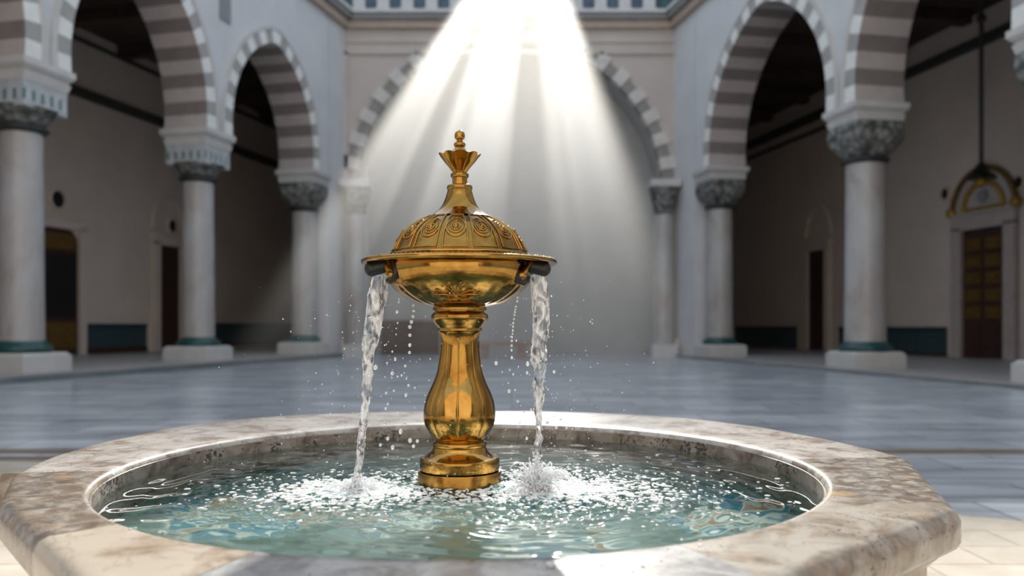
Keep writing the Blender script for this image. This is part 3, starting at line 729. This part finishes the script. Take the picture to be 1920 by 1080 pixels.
# outer outline by angle
key = [(.0, .885), (5, .902), (16, .905), (28, .925), (40, .965), (54, 1.01), (72, 1.02), (90, 1.01), (108, 1.03), (126, 1.06), (141, 1.02), (156, .935), (171, .880), (187, .830)]
front = [(.895, .060), (.746, -.40), (.335, -.775), (-.345, -.775), (-.700, -.347), (-.826, -.104)]
def outer_r(deg):
    a = deg % 360
    if 5 <= a <= 187:
        for (a0, r0), (a1, r1) in zip(key, key[1:]):
            if a0 <= a <= a1:
                t = (a-a0)/(a1-a0); t = t*t*(3-2*t)*.35+t*.65; return r0+(r1-r0)*t
    v = Vector((math.cos(math.radians(a)), math.sin(math.radians(a))))
    for p, q in zip(front, front[1:]):
        p, q = Vector(p), Vector(q); e = q-p
        den = v.x*e.y-v.y*e.x
        if abs(den) < 1e-9: continue
        t = (p.x*e.y-p.y*e.x)/den; s_ = (p.x*v.y-p.y*v.x)/den
        if t > 0 and -1e-4 <= s_ <= 1.0001: return t
    return .88
def sector(a0, a1, name, m_, label):
    A = sorted(set(list(np.arange(math.ceil(a0/2)*2, a1, 2.0))+[a0+.06, a1-.06]+[math.degrees(math.atan2(y, x)) % 360+k for x, y in front for k in (-1.2, -.4, .4, 1.2, 359.6-360, 360.4) if a0 < math.degrees(math.atan2(y, x)) % 360+k < a1]+
                   [math.degrees(math.atan2(y, x)) % 360+360 for x, y in front if a0 < math.degrees(math.atan2(y, x)) % 360+360 < a1]))
    b = .012
    v = []; f = []
    for a in A:
        ro = outer_r(a); c, s_ = math.cos(math.radians(a)), math.sin(math.radians(a))
        prof = [(RI+.02, RIM-RT), (RI, RIM-RT+.004), (RI, RIM-b), (RI+b*.3, RIM-b*.3), (RI+b, RIM)]
        for k in range(1, 6): t = k/6; prof.append((RI+b+(ro-b*1.6-RI-b)*t, RIM))
        prof += [(ro-b*1.6, RIM), (ro-b*.6, RIM-b*.4), (ro, RIM-b*1.5), (ro, RIM-RT+b), (ro-b*.4, RIM-RT+b*.3), (ro-b*1.2, RIM-RT)]
        for r_, z in prof: v.append((r_*c, r_*s_, z))
        n_ = len(prof)
    for i in range(len(A)-1):
        for k in range(n_): f.append((i*n_+k, (i+1)*n_+k, (i+1)*n_+(k+1) % n_, i*n_+(k+1) % n_))
    f.append(tuple(range(n_))); f.append(tuple((len(A)-1)*n_+k for k in range(n_)))
    o = obj(name, v, f, m_, basin, None, True, 50); tag(o, label); return o
for a0, a1, mm, lb in ((5, 62, 'm_white', 'white veined coping stone at the back right'), (62, 118, 'm_white', 'white coping stone behind the fountain'),
                       (118, 187, 'm_white', 'white veined coping stone at the back left'), (187, 228, 'm_breccia', 'brown mottled coping stone with rusty patches at the left'),
                       (228, 251, 'm_cream', 'cream coping stone at the front left'), (251, 296, 'm_grey', 'grey speckled coping stone at the front'),
                       (296, 333, 'm_beige', 'beige speckled coping stone at the front right'), (333, 365, 'm_breccia2', 'brown mottled coping stone at the right')):
    sector(a0, a1, 'coping_stone', M[mm], lb)
# outer body with panels
A = list(np.arange(0, 360, 2.0)); v = []; f = []
for a in A:
    ro = outer_r(a)-.045; c, s_ = math.cos(math.radians(a)), math.sin(math.radians(a))
    gro = .012*(1 if (int(a/2) % 6) in (0,) else 0)
    for r_, z in ((ro+.05, 0), (ro+.05, .08), (ro-gro, .10), (ro-gro, RIM-RT-.03), (ro+.015, RIM-RT-.015), (ro+.015, RIM-RT+.004)): v.append((r_*c, r_*s_, z))
n_ = 6
for i in range(len(A)):
    for k in range(n_-1): j = (i+1) % len(A); f.append((i*n_+k, j*n_+k, j*n_+k+1, i*n_+k+1))
tag(obj('outer_wall', v, f, M['m_side'], basin, None, True, 30))
g = G(); g.lathe([(RI+.006, RIM-.010), (RI-.0015, RIM-.012), (RI-.0015, RIM-.10), (RI-.01, .30)], 128, cap=False); 
tag(g.mk('inner_wall', M['m_inner'], basin, True, 60), label='black flecked inner wall above the water')
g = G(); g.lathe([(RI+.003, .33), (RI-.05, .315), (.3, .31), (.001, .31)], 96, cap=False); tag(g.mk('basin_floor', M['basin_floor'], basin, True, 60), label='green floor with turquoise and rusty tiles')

# ------------------------------------------------------------------ the brass fountain
SC = D0/F; FX = px(862, D0)
def zz(y): return CZ+(HOR-y)*SC
fountain = empty('brass_fountain', (FX, D0, 0)); tag(fountain, 'tall brass fountain with a domed bowl on a baluster stem in the basin', 'fountain')
def prof(pts): return [(max(r*SC, 1e-4), zz(y)) for r, y in pts]
def hard(pts, sub=5):
    return smoothprof(prof(pts), sub)
def part(name, p, m_='brass', seg=96, parent=None, angle=35, **kw):
    g = G(); g.lathe(p, seg, **kw); return g.mk(name, M[m_], parent or fountain, True, angle)
# drum and base (below)
part('drum', prof([(78, 960), (78, 884), (77, 881), (70, 880.5)]), 'brass_worn')
part('base_disc', prof([(60, 881)])+smoothprof(prof([(73, 879.5), (74.5, 877), (74.5, 862), (73, 857.5), (66, 855)]), 3)+smoothprof(prof([(60, 851), (53, 845), (50, 839), (49, 837)]), 4))
part('base_ring', smoothprof(prof([(44, 838.5), (49, 837), (51, 832), (49, 827.5), (45, 825.5)]), 4))
def lobes(a, i, z):
    y = HOR-(z-CZ)/SC; k = min(1, max(0, (y-640)/90))*min(1, max(0, (824-y)/20)); k = k if k > 0 else 0
    return 1-.055*k*(1-abs(math.sin(4*(a+PI/2)+.0))**.5)
stem = part('stem', smoothprof(prof([(45, 826), (47, 823), (57, 810), (66, 794), (68.5, 776), (66, 755), (59, 735), (50, 716), (43, 698), (38, 672), (35.5, 650), (36.5, 634), (39, 624), (41, 621.5)]), 6), rf=lobes, seg=160)
g = G()
for k in range(8):
    a = PI/4*k+PI/2*0
    pts = []
    for y in np.linspace(815, 640, 26):
        # ridge tubes in the valleys between the lobes
        P = prof([(45, 826), (57, 810), (66, 794), (68.5, 776), (66, 755), (59, 735), (50, 716), (43, 698), (38, 672), (35.5, 650), (36.5, 634)])
        for (r0, z0), (r1, z1) in zip(P, P[1:]):
            if z0 <= zz(y) <= z1: r_ = r0+(r1-r0)*(zz(y)-z0)/(z1-z0); break
        r_ *= lobes(a, 0, zz(y)); pts.append((r_*math.cos(a), r_*math.sin(a), zz(y)))
    g.tube(pts, .0016, 6)
g.mk('ridge', M['brass'], stem, True, 60)
part('collar', smoothprof(prof([(36, 622.5), (41.5, 621), (42, 618), (41, 615)]), 3)+smoothprof(prof([(43, 611), (50, 603), (53.5, 596), (52, 589), (47, 585), (46, 584)]), 4)+prof([(46, 583), (49.5, 582), (50, 577), (48, 575.5)]))
# bowl
bowlP = [(46, 577.5), (51, 576.5), (78, 569), (99, 559), (118, 546), (131, 531), (138, 514), (139, 500), (137, 494)]
def flutes(a, i, z):
    y = HOR-(z-CZ)/SC; k = max(0, min(1, (y-530)/25))*max(0, min(1, (577-y)/8)); return 1+.010*k*math.sin(28*a)
bowl = part('bowl', smoothprof(prof(bowlP), 6), rf=flutes, seg=224)
flange = part('flange', smoothprof(prof([(134, 495.5), (150, 495.8), (175, 497.2), (181, 496), (182.5, 492.5), (181, 489.5), (172, 487.8), (150, 487), (133, 486.5)]), 4), seg=160)
g = G(); 
for k in range(120):
    a = 2*PI*k/120; g.ball((178*SC*math.cos(a), 178*SC*math.sin(a), zz(488.6)), .0016, 6, 4)
tag(g.mk('bead_row', M['brass'], flange, True, 80))
domeP = [(141, 487.5), (134, 484), (130, 480), (126.5, 474), (121.5, 464), (116.5, 454), (110, 444), (101, 434), (89, 424.5), (75, 416), (62, 409.5), (50, 403)]
dome = part('dome', smoothprof(prof(domeP), 6), 'brass_worn', seg=160)
DP = smoothprof(prof(domeP), 8)
def on_dome(a, y, off=0.0):
    z = zz(y)
    for (r0, z0), (r1, z1) in zip(DP, DP[1:]):
        if z0 <= z <= z1:
            t = (z-z0)/max(z1-z0, 1e-9); r_ = r0+(r1-r0)*t
            nz = (r0-r1); nr = (z1-z0); l = math.hypot(nz, nr) or 1
            return Vector(((r_+off*nr/l)*math.cos(a), (r_+off*nr/l)*math.sin(a), z+off*nz/l))
    return Vector((DP[0][0]*math.cos(a), DP[0][0]*math.sin(a), z))
NP = 14; st = 2*PI/NP
part('dome_band', smoothprof(prof([(130, 483), (132.5, 481), (131.5, 478), (127.5, 476)]), 3), parent=dome, seg=128)
for k in range(NP):
    a = -PI/2+st*k
    g = G()
    for s in (-1, 1):                                   # petal frame: two lines that close above
        pts = [on_dome(a+s*st*(.40-.10*max(0, (440-y)/35)**2 if y < 440 else .40), y, .0008) for y in np.linspace(473, 411, 16)]
        g.tube(pts, .0019, 6)
    g.tube([on_dome(a+st*t, 473, .0005) for t in np.linspace(-.40, .40, 7)], .0016, 6)
    g.tube([on_dome(a+st*t, 411, .0005) for t in np.linspace(-.31, .31, 7)], .0016, 6)
    g.mk('petal_frame', M['brass'], dome, True, 80)
    g = G()
    def rp(u, y): return on_dome(a+u*SC/.113*1.0, y, .0006)
    k1 = SC/(113*SC)
    def pt(th, R, off=.0006): return on_dome(a+R*math.cos(th)/104.0, 436+R*math.sin(th)*.95, off)
    g.tube([pt(t, 17+3*max(0, math.sin(t))**3) for t in np.linspace(0, 2*PI, 33)], .0019, 6)
    g.tube([pt(t, 13) for t in np.linspace(0, 2*PI, 25)], .0013, 5)
    g.tube([pt(t, 2.5+7*(t/(3.6*PI))) for t in np.linspace(0, 3.6*PI, 40)], .0018, 6)
    c = on_dome(a, 436, .001); g.ball(c, .0038, 10, 6)
    g.mk('rosette', M['brass'], dome, True, 80)
# neck and finial
part('neck', smoothprof(prof([(66, 409), (54, 403.5), (41, 395), (33, 385), (27, 372), (23.5, 360), (22, 355)]), 5))
part('neck_collar', smoothprof(prof([(18, 357), (22.5, 356.5), (24, 352.5), (22.5, 348), (16, 346.5)]), 3))
part('finial_shaft', prof([(15, 348), (14, 345), (14, 334)])+smoothprof(prof([(16, 333), (17.2, 329), (16, 325.5), (12, 324)]), 3))
def crown_r(a, i, z):
    y = HOR-(z-CZ)/SC; t = max(0, min(1, (324-y)/34)); return 1+.10*t*(abs(math.cos(4.5*a))**.6-.6)
crown = part('crown', smoothprof(prof([(12, 325), (14, 321), (20, 313), (28, 304), (35, 294), (38.5, 289)]), 5)+smoothprof(prof([(36, 290), (26, 288), (16, 285), (11, 280), (9, 277)]), 4),
             rf=crown_r, seg=108, zf=lambda a, i, r: -.0035*max(0, (r/SC-24)/14)*(1-abs(math.cos(4.5*a))))
g = G()
for k in range(9):
    a = 2*PI/9*(k+.5)
    P = [(14, 321), (20, 313), (28, 304), (35, 294)]
    g.tube([(r*SC*1.0*math.cos(a)*(1-.03), r*SC*math.sin(a)*(1-.03), zz(y)) for r, y in P], .0014, 6)
g.mk('crown_rib', M['brass'], crown, True, 80)
part('finial_knop', smoothprof(prof([(7.5, 278.5), (8, 276.5), (10.5, 273.5), (10.8, 270), (8, 266.5), (5.5, 264.5)]), 4), seg=48)
part('finial_ball', smoothprof(prof([(5, 265), (5.5, 263), (8.5, 260), (9.6, 254.5), (8.4, 249), (5, 245.8), (1.8, 244.6), (.1, 242.5)]), 5), seg=48)
# palmette relief on the bowl
BP = smoothprof(prof(bowlP), 8)
def on_bowl(u, y, off=.0006):                             # u in pixels right of the axis on the near side
    z = zz(y); r_ = BP[0][0]
    for (r0, z0), (r1, z1) in zip(BP, BP[1:]):
        if z0 <= z <= z1: r_ = r0+(r1-r0)*(z-z0)/max(z1-z0, 1e-9); break
    a = -PI/2+math.asin(max(-1, min(1, u*SC/r_)))
    return Vector(((r_+off)*math.cos(a), (r_+off)*math.sin(a), z-off*.6))
g = G()
for s in (-1, 1):
    for L_, ht_, w_ in ((44, -3, 7), (36, -9, 6), (24, -13, 5), (12, -17, 4)):
        pts = []
        for t in np.linspace(0, 1, 14):
            x = L_*t; y = 558+ht_*math.sin(t*PI*.62)-(5 if L_ < 30 else 0)*t
            pts.append(on_bowl(s*x, y))
        for e in np.linspace(.5, 2*PI*.9, 10):
            pts.append(on_bowl(s*(L_-w_*.5*(1-math.cos(e))), pts and 558+ht_*math.sin(PI*.62)-(5 if L_ < 30 else 0)+w_*.4*math.sin(e)))
        g.tube(pts, .0011, 6)
    g.tube([on_bowl(s*(3+26*t), 561+6*math.sin(t*PI)*(1-t)) for t in np.linspace(0, 1, 10)], .0012, 6)
g.tube([on_bowl(6*math.sin(t), 549-9*math.cos(t)) for t in np.linspace(0, 2*PI, 20)], .0011, 6)
g.ball(on_bowl(0, 558, .001), .003, 10, 6)
tag(g.mk('palmette', M['brass'], fountain, True, 80), label='raised leaf ornament on the front of the bowl')
# spouts: hooked brass bracket, black nozzle in a black lined notch
for s in (-1, 1):
    sp = empty('spout', (s*0.0, 0, 0)); sp.parent = fountain
    def q(x, y, dy=0.0): return (s*(x)*SC, dy, zz(y))     # x in px away from the axis
    g = G(); f_ = -.020
    g.tube([q(112, 493, -.075), q(106, 503, -.083), q(104, 516, -.084), q(109, 526, -.078), q(119, 530, -.066), q(127, 527, -.050)], [.0090, .0100, .0110, .0110, .0100, .008], 14, flat=.6)
    g.mk('notch_lining', M['black'], sp, True, 60)
    g = G(); g.tube([q(103, 502, -.0875), q(99.5, 514, -.089), q(103, 527, -.085), q(114, 534, -.074), q(127, 533, -.054)], .0022, 8); g.mk('notch_rim', M['brass'], sp, True, 60)
    g = G(); g.tube([q(131, 494, -.058), q(127, 503, -.068), q(120, 513, -.077), q(116, 519, -.080)], [.0125, .0115, .0105, .0085], 14, flat=.55); g.ball(q(116, 520, -.080), .0095, 12, 8, sc=(1, .6, 1.0))
    g.mk('bracket', M['brass_worn'], sp, True, 60)
    g = G()
    pts = [q(118, 500, -.060), q(132, 502, -.060), q(145, 505, -.060), q(153, 509, -.060), q(157, 514, -.059)]
    g.tube(pts, [.0120, .0135, .0145, .0145, .0120], 18); g.ball(q(154, 508, -.060), .0150, 18, 12)
    g.mk('nozzle', M['black'], sp, True, 80)

# ------------------------------------------------------------------ water
IL = Vector((px(668, 1.51), 1.51)); IR = Vector((px(1006, 1.50), 1.50))
def build_water():
    nr, na = 300, 760
    rr = np.concatenate([[1e-4], np.linspace(.01, RI+.002, nr)]); th = np.linspace(0, 2*PI, na, endpoint=False)
    R, T = np.meshgrid(rr, th, indexing='ij'); X = R*np.cos(T); Y = R*np.sin(T)
    Z = np.zeros_like(X); rng = np.random.RandomState(3)
    for k in range(16):                                   # gentle swell of crossing ripples
        a = rng.uniform(0, 2*PI); lam = rng.uniform(.05, .17); ph = rng.uniform(0, 2*PI)
        Z += .00038*(lam/.1)*np.sin((X*math.cos(a)+Y*math.sin(a))*2*PI/lam+ph+1.2*np.sin(X*7+k)+1.2*np.cos(Y*6+k))
    for I, amp in ((IL, .0030), (IR, .0036)):
        dx, dy = X-(I.x-BX), Y-(I.y-BY); q = np.sqrt(dx*dx+dy*dy)+1e-5
        ang = np.arctan2(dy, dx)
        Z += amp*np.exp(-q/(.13 if I is IL else .19))*np.sin(q*2*PI/.036+1.3*np.sin(3*ang)+.8*np.sin(5*ang+1))
        for k in range(36):                               # choppy boil around each fall
            a = rng.uniform(0, 2*PI); lam = rng.uniform(.010, .034); ph = rng.uniform(0, 2*PI)
            Z += .00075*(lam/.02)*np.exp(-(q/.16)**2)*np.sin((X*math.cos(a)+Y*math.sin(a))*2*PI/lam+ph+2*np.sin(X*31+k)+2*np.sin(Y*27-k))
    # a swell lapping at the drum
    q = np.sqrt((X-(FX-BX))**2+(Y)**2); Z += .006*np.exp(-((q-.10)/.03)**2)*np.sin(7*np.arctan2(Y, X-(FX-BX))+1)
    Z *= np.clip((RI+.01-R)/.05, .25, 1)
    v = np.stack([X, Y, Z], -1).reshape(-1, 3)
    i = np.arange(nr)[:, None]*na; j = np.arange(na)[None, :]; j2 = (j+1) % na
    f = np.stack([i+j, i+na+j, i+na+j2, i+j2], -1).reshape(-1, 4)
    me = bpy.data.meshes.new('pool_water'); me.vertices.add(len(v)); me.vertices.foreach_set('co', v.ravel().astype(np.float32))
    me.loops.add(f.size); me.polygons.add(len(f)); me.loops.foreach_set('vertex_index', f.ravel().astype(np.int32))
    me.polygons.foreach_set('loop_start', np.arange(0, f.size, 4, dtype=np.int32)); me.polygons.foreach_set('loop_total', np.full(len(f), 4, np.int32))
    me.polygons.foreach_set('use_smooth', np.ones(len(f), bool)); me.materials.append(M['water']); me.update(calc_edges=True); me.validate()
    o = bpy.data.objects.new('pool_water', me); COL.objects.link(o); o.location = (BX, BY, WZ)
    return o
water = tag(build_water(), 'rippling green water filling the stone basin', 'water')
# two falling streams
def stream(pts, dep, label, seed):
    rnd = random.Random(seed); n = 90; v = []; f = []; seg = 20
    P = [(Vector((x, y)), w_) for x, y, w_ in pts]
    cum = [0]
    for (a, _), (b, _) in zip(P, P[1:]): cum.append(cum[-1]+(b-a).length)
    for i in range(n):
        s = cum[-1]*i/(n-1)
        for k in range(len(P)-1):
            if cum[k+1] >= s-1e-6: break
        t = (s-cum[k])/(cum[k+1]-cum[k]); x = P[k][0].lerp(P[k+1][0], t); w_ = P[k][1]+(P[k+1][1]-P[k][1])*t
        d = dep[0]+(dep[1]-dep[0])*i/(n-1)
        u = i/(n-1); am = .10+.55*max(0, min(1, (u-.2)/.25))
        for j in range(seg):
            a = 2*PI*j/seg
            q = Vector((math.cos(a)*1.2, math.sin(a)*1.2, x.y*.055+seed*9))
            k_ = 1+am*mnoise.noise(q)+.5*am*mnoise.noise(q*2.3)
            off = am*.55*mnoise.noise(Vector((x.y*.07, seed*5.0, 0)))
            v.append(((x.x-960)/F*d+w_/2*SC*(math.cos(a)*k_+off), d+w_/2*SC*.7*math.sin(a)*k_, CZ+(HOR-x.y)/F*d))
    for i in range(n-1):
        for j in range(seg): f.append((i*seg+j, i*seg+(j+1) % seg, (i+1)*seg+(j+1) % seg, (i+1)*seg+j))
    f.append(tuple(range(seg))); f.append(tuple((n-1)*seg+j for j in range(seg)))
    b = Vector(v[-1]); base = Vector(((pts[-1][0]-960)/F*dep[1], dep[1], WZ))
    return tag(obj('water_stream', [Vector(q)-base for q in v], f, M['stream'], None, None, True, None, base), label, 'water stream', 'water falling from the spouts')
stream([(714, 516, 30), (712, 530, 34), (706, 565, 36), (701, 600, 31), (695, 640, 30), (692, 655, 24), (689, 690, 16), (688, 730, 15), (684, 770, 11), (680, 805, 13), (676, 840, 11), (670, 890, 12), (667, 932, 18)], (1.555, 1.51), 'clear water stream falling from the left spout', 1)
stream([(1010, 516, 30), (1010, 530, 32), (1014, 570, 33), (1015, 605, 30), (1012, 640, 26), (1009, 665, 24), (1010, 700, 18), (1011, 735, 18), (1010, 770, 12), (1010, 810, 11), (1008, 850, 11), (1007, 895, 13), (1006, 935, 22)], (1.555, 1.50), 'clear water stream falling from the right spout', 2)
# single droplets
Z7 = lambda x, y: (640+x/2.7, 550+y/2.7)
groupA = [(365, 62, 7), (367, 90, 8), (363, 118, 9), (355, 145, 10), (347, 170, 10), (347, 212, 9), (347, 262, 9), (345, 300, 8)]
groupA2 = [(290, 45, 6), (292, 30, 5), (283, 93, 10), (285, 150, 5), (278, 178, 4), (277, 208, 4)]
groupB = [(892, 22, 6), (890, 40, 7), (884, 68, 7), (880, 82, 6), (878, 95, 7), (876, 110, 6), (874, 130, 6), (870, 150, 6), (869, 168, 6), (868, 188, 6), (866, 205, 5), (864, 222, 6), (863, 240, 6), (862, 265, 7), (862, 287, 6), (863, 325, 8)]
left = [(323, 367, 7), (305, 415, 6), (340, 466, 7), (327, 515, 9), (330, 432, 5), (273, 335, 7), (258, 295, 5), (258, 405, 10), (285, 420, 5), (266, 493, 6), (227, 505, 7), (235, 560, 6), (225, 583, 7), (220, 657, 9), (321, 660, 8), (300, 700, 11), (348, 745, 11), (235, 735, 9), (260, 780, 10), (385, 748, 9), (365, 775, 9), (172, 375, 12), (198, 768, 8), (231, 352, 5), (450, 332, 4), (372, 478, 5)]
right = [(783, 353, 10), (870, 410, 6), (940, 403, 7), (943, 357, 11), (1077, 397, 8), (849, 495, 9), (893, 547, 7), (938, 735, 8), (1087, 677, 8), (853, 387, 5), (845, 455, 4), (880, 490, 4), (925, 600, 5), (1110, 640, 6), (1140, 680, 6), (960, 590, 7), (1043, 655, 10), (905, 655, 6), (1035, 335, 8)]
def drops(lst, label, group, dep):
    first = None
    for x, y, r_ in lst:
        X, Y = Z7(x, y); d = dep+random.uniform(-.02, .02)
        if first is None:
            g = G(); g.ball((0, 0, 0), 1.0, 14, 9); o = g.mk('water_droplet', M['drop'], None, True, 180); first = o
        else: o = first.copy(); COL.objects.link(o)
        o.location = (px(X, d), d, pz(Y, d)); k = r_/2.7*SC*.92; o.scale = (k, k, k*random.uniform(.95, 1.2))
        tag(o, label, 'water droplet', group)
drops(groupA, 'droplet in the straight string falling left of the stem', 'string of droplets left of the stem', 1.56)
drops(groupA2, 'droplet in the short outer string under the left of the bowl', 'outer string of droplets on the left', 1.56)
drops(groupB, 'droplet in the straight string falling right of the stem', 'string of droplets right of the stem', 1.56)
drops(left, 'loose droplet flying between the left stream and the stem', 'loose droplets on the left', 1.53)
drops(right, 'loose droplet flying between the stem and the right stream', 'loose droplets on the right', 1.53)
# drops on the coping; the front right ones are added as bright glints
first = None
for x, y, r_ in ((1032, 1062, 16), (1105, 1050, 6), (1128, 1061, 7), (1148, 1070, 6), (1170, 1048, 5), (1205, 1063, 7), (1240, 1052, 5), (1278, 1013, 6), (1312, 1024, 6), (1313, 1014, 5), (1252, 1029, 5), (1186, 1072, 6),
                 (245, 993, 6), (254, 991, 5), (300, 998, 6), (311, 1000, 5), (166, 949, 5), (200, 953, 4)):
    d = .267*F/(y-HOR)
    if first is None:
        g = G(); g.ball((0, 0, .35), 1.0, 14, 9, sc=(1, 1, .55)); o = g.mk('water_droplet', M['drop'], None, True, 180); first = o
    else: o = first.copy(); COL.objects.link(o)
    k = r_/F*d*.62; o.location = (px(x, d), d, RIM); o.scale = (k, k, k)
    tag(o, 'drop of water added as a bright glint on the front coping right of the fountain shadow' if x > 700 else 'drop of water lying on the left coping by the inner edge', 'water droplet', 'added glint drops on the front right coping' if x > 700 else 'drops on the left coping')
# fine spray, foam, splash
g = G(); rnd = random.Random(11)
for k in range(520):
    if k % 3: cx = rnd.choice((690, 1010)); x = rnd.gauss(cx, 75); y = rnd.uniform(560, 900)
    else: x = rnd.gauss(862, 190); y = rnd.uniform(500, 900)
    d = rnd.uniform(1.45, 1.75)
    g.ball((px(x, d), d, max(pz(y, d), WZ+.01)), rnd.choice((.0006, .0008, .0010, .0014)), 6, 4)
tag(g.mk('fine_spray', M['drop'], None, True, 180), 'fine mist of tiny drops hanging around both streams', 'spray', kind='stuff')
def foam(I, n_, R, seed, label, sx=1.3):
    g = G(); rnd = random.Random(seed)
    for k in range(n_):
        q = R*abs(rnd.gauss(0, .55))+.008; a = rnd.uniform(0, 2*PI)
        x, y = I.x+sx*q*math.cos(a), I.y+q*math.sin(a)
        if math.hypot(x-BX, y-BY) > RI-.03 or math.hypot(x-FX, y-D0) < .085: continue
        r_ = rnd.choice((.0018, .0024, .003, .004, .0055))*(1.1-.5*min(1, q/R))
        g.ball((x, y, WZ+.002+rnd.uniform(-.001, .004)*math.exp(-q/.06)), r_, 7, 5, sc=(rnd.uniform(.9, 2.2), rnd.uniform(.8, 1.4), .55))
    return tag(g.mk('foam', M['foam'], None, True, 180), label, 'foam', kind='stuff')
foam(IL, 1900, .19, 21, 'white foam boiling where the left stream meets the water')
foam(Vector((IR.x+.03, IR.y+.03)), 2600, .22, 22, 'white foam boiling where the right stream meets the water')
def splash(I, seed, n_, label, big=1.0):
    g = G(); rnd = random.Random(seed)
    for k in range(n_):                                   # bell of flung beads
        q = abs(rnd.gauss(0, .020)); a = rnd.uniform(0, 2*PI); hm = .062*big*math.exp(-(q/.026)**2)
        z = WZ-.002+hm*rnd.random()**1.3+.004*rnd.random()
        g.ball((I.x+q*1.25*math.cos(a), I.y+q*math.sin(a), z), rnd.choice((.0010, .0014, .0019, .0026))*(1.25-.5*(z-WZ)/.062), 7, 5, sc=(1, 1, rnd.uniform(.8, 1.7)))
    for k in range(n_//9):                                # a few curved tongues
        a = rnd.uniform(0, 2*PI); r1 = rnd.uniform(.018, .050); h = rnd.uniform(.014, .040)*big; tw = rnd.uniform(-.7, .7)
        pts = []; rad = []
        for i in range(8):
            t = i/7; b = a+tw*t; rr_ = .006+r1*t
            pts.append((I.x+rr_*1.2*math.cos(b), I.y+rr_*math.sin(b), WZ-.003+h*4*t*(1-.72*t)*.8)); rad.append(.0030*(1-.72*t)*(1+.3*rnd.uniform(-1, 1)))
        g.tube(pts, rad, 7)
    return tag(g.mk('splash', M['spl'], None, True, 180), label, 'splash', kind='stuff')
splash(IR, 5, 620, 'crown of splashing water under the right stream', 1.25); splash(IL, 6, 260, 'low splash of water under the left stream', .55)

# ------------------------------------------------------------------ the shaft of sunlit haze
YB = 5.84
Lz = 1.33; KX = .522
hz0 = (TOP-CZ)-.525*(DB-YB)                       # height over eye level of the lower face at depth YB
ex = Vector((1, 0, 0)); ey = SUN; ex = (ex-ey*ex.dot(ey)).normalized(); ez = ex.cross(ey)
mw = Matrix(((ex.x, ey.x, ez.x, 0.0), (ex.y, ey.y, ez.y, YB), (ex.z, ey.z, ez.z, CZ+hz0), (0, 0, 0, 1)))
y0, y1 = -3.0, 21.0
v = []
for y in (y0, y1):
    for x, z in ((-1.82, .02), (1.30, .02), (1.30*(1-KX), Lz), (-1.82*(1-KX), Lz)): v.append((x, y, z))
m = bpy.data.materials.new('sunlit_haze'); m.use_nodes = True; nt = m.node_tree; nt.nodes.clear()
out = nd(nt, 'ShaderNodeOutputMaterial'); vol = nd(nt, 'ShaderNodeVolumeScatter', i_Anisotropy=0.60); vol.inputs['Color'].default_value = (1, .985, .96, 1)
tc = nd(nt, 'ShaderNodeTexCoord'); sx = nd(nt, 'ShaderNodeSeparateXYZ'); nt.links.new(tc.outputs['Object'], sx.inputs[0])
den = math_n(nt, 'SUBTRACT', 1.0, math_n(nt, 'MULTIPLY', sx.outputs[2], KX/Lz))
q = math_n(nt, 'DIVIDE', sx.outputs[0], den)                    # lateral place in the fan
qn = math_n(nt, 'DIVIDE', math_n(nt, 'ADD', q, .26), 1.56)      # -1 .. 1
edge = nd(nt, 'ShaderNodeMapRange', interpolation_type='SMOOTHSTEP', i_1=1.0, i_2=.74); nt.links.new(math_n(nt, 'ABSOLUTE', qn), edge.inputs[0])
n1 = nd(nt, 'ShaderNodeTexNoise', noise_dimensions='1D', i_Scale=2.6, i_Detail=2.0, i_Roughness=.55); nt.links.new(math_n(nt, 'ADD', qn, 5.3), n1.inputs['W'])
st_ = nd(nt, 'ShaderNodeMapRange', i_1=.36, i_2=.62, i_3=.28, i_4=1.0); nt.links.new(n1.outputs[0], st_.inputs[0])
fade = nd(nt, 'ShaderNodeMapRange', interpolation_type='SMOOTHSTEP', i_1=-2.9, i_2=2.5); nt.links.new(sx.outputs[1], fade.inputs[0])
thin = nd(nt, 'ShaderNodeMapRange', i_1=0.0, i_2=18.0, i_3=.106, i_4=.0145); nt.links.new(sx.outputs[1], thin.inputs[0])
dd = math_n(nt, 'MULTIPLY', math_n(nt, 'MULTIPLY', edge.outputs[0], st_.outputs[0]), math_n(nt, 'MULTIPLY', fade.outputs[0], thin.outputs[0]))  # beam outline and light streaks are shaped into the haze density
nt.links.new(dd, vol.inputs['Density']); nt.links.new(vol.outputs[0], out.inputs['Volume'])
hz = obj('light_shaft', v, [(0, 1, 2, 3), (7, 6, 5, 4), (0, 4, 5, 1), (1, 5, 6, 2), (2, 6, 7, 3), (3, 7, 4, 0)], m)
hz.matrix_world = mw
tag(hz, 'bright streaked shaft of hazy sunlight slanting down behind the fountain', 'light shaft', kind='stuff')
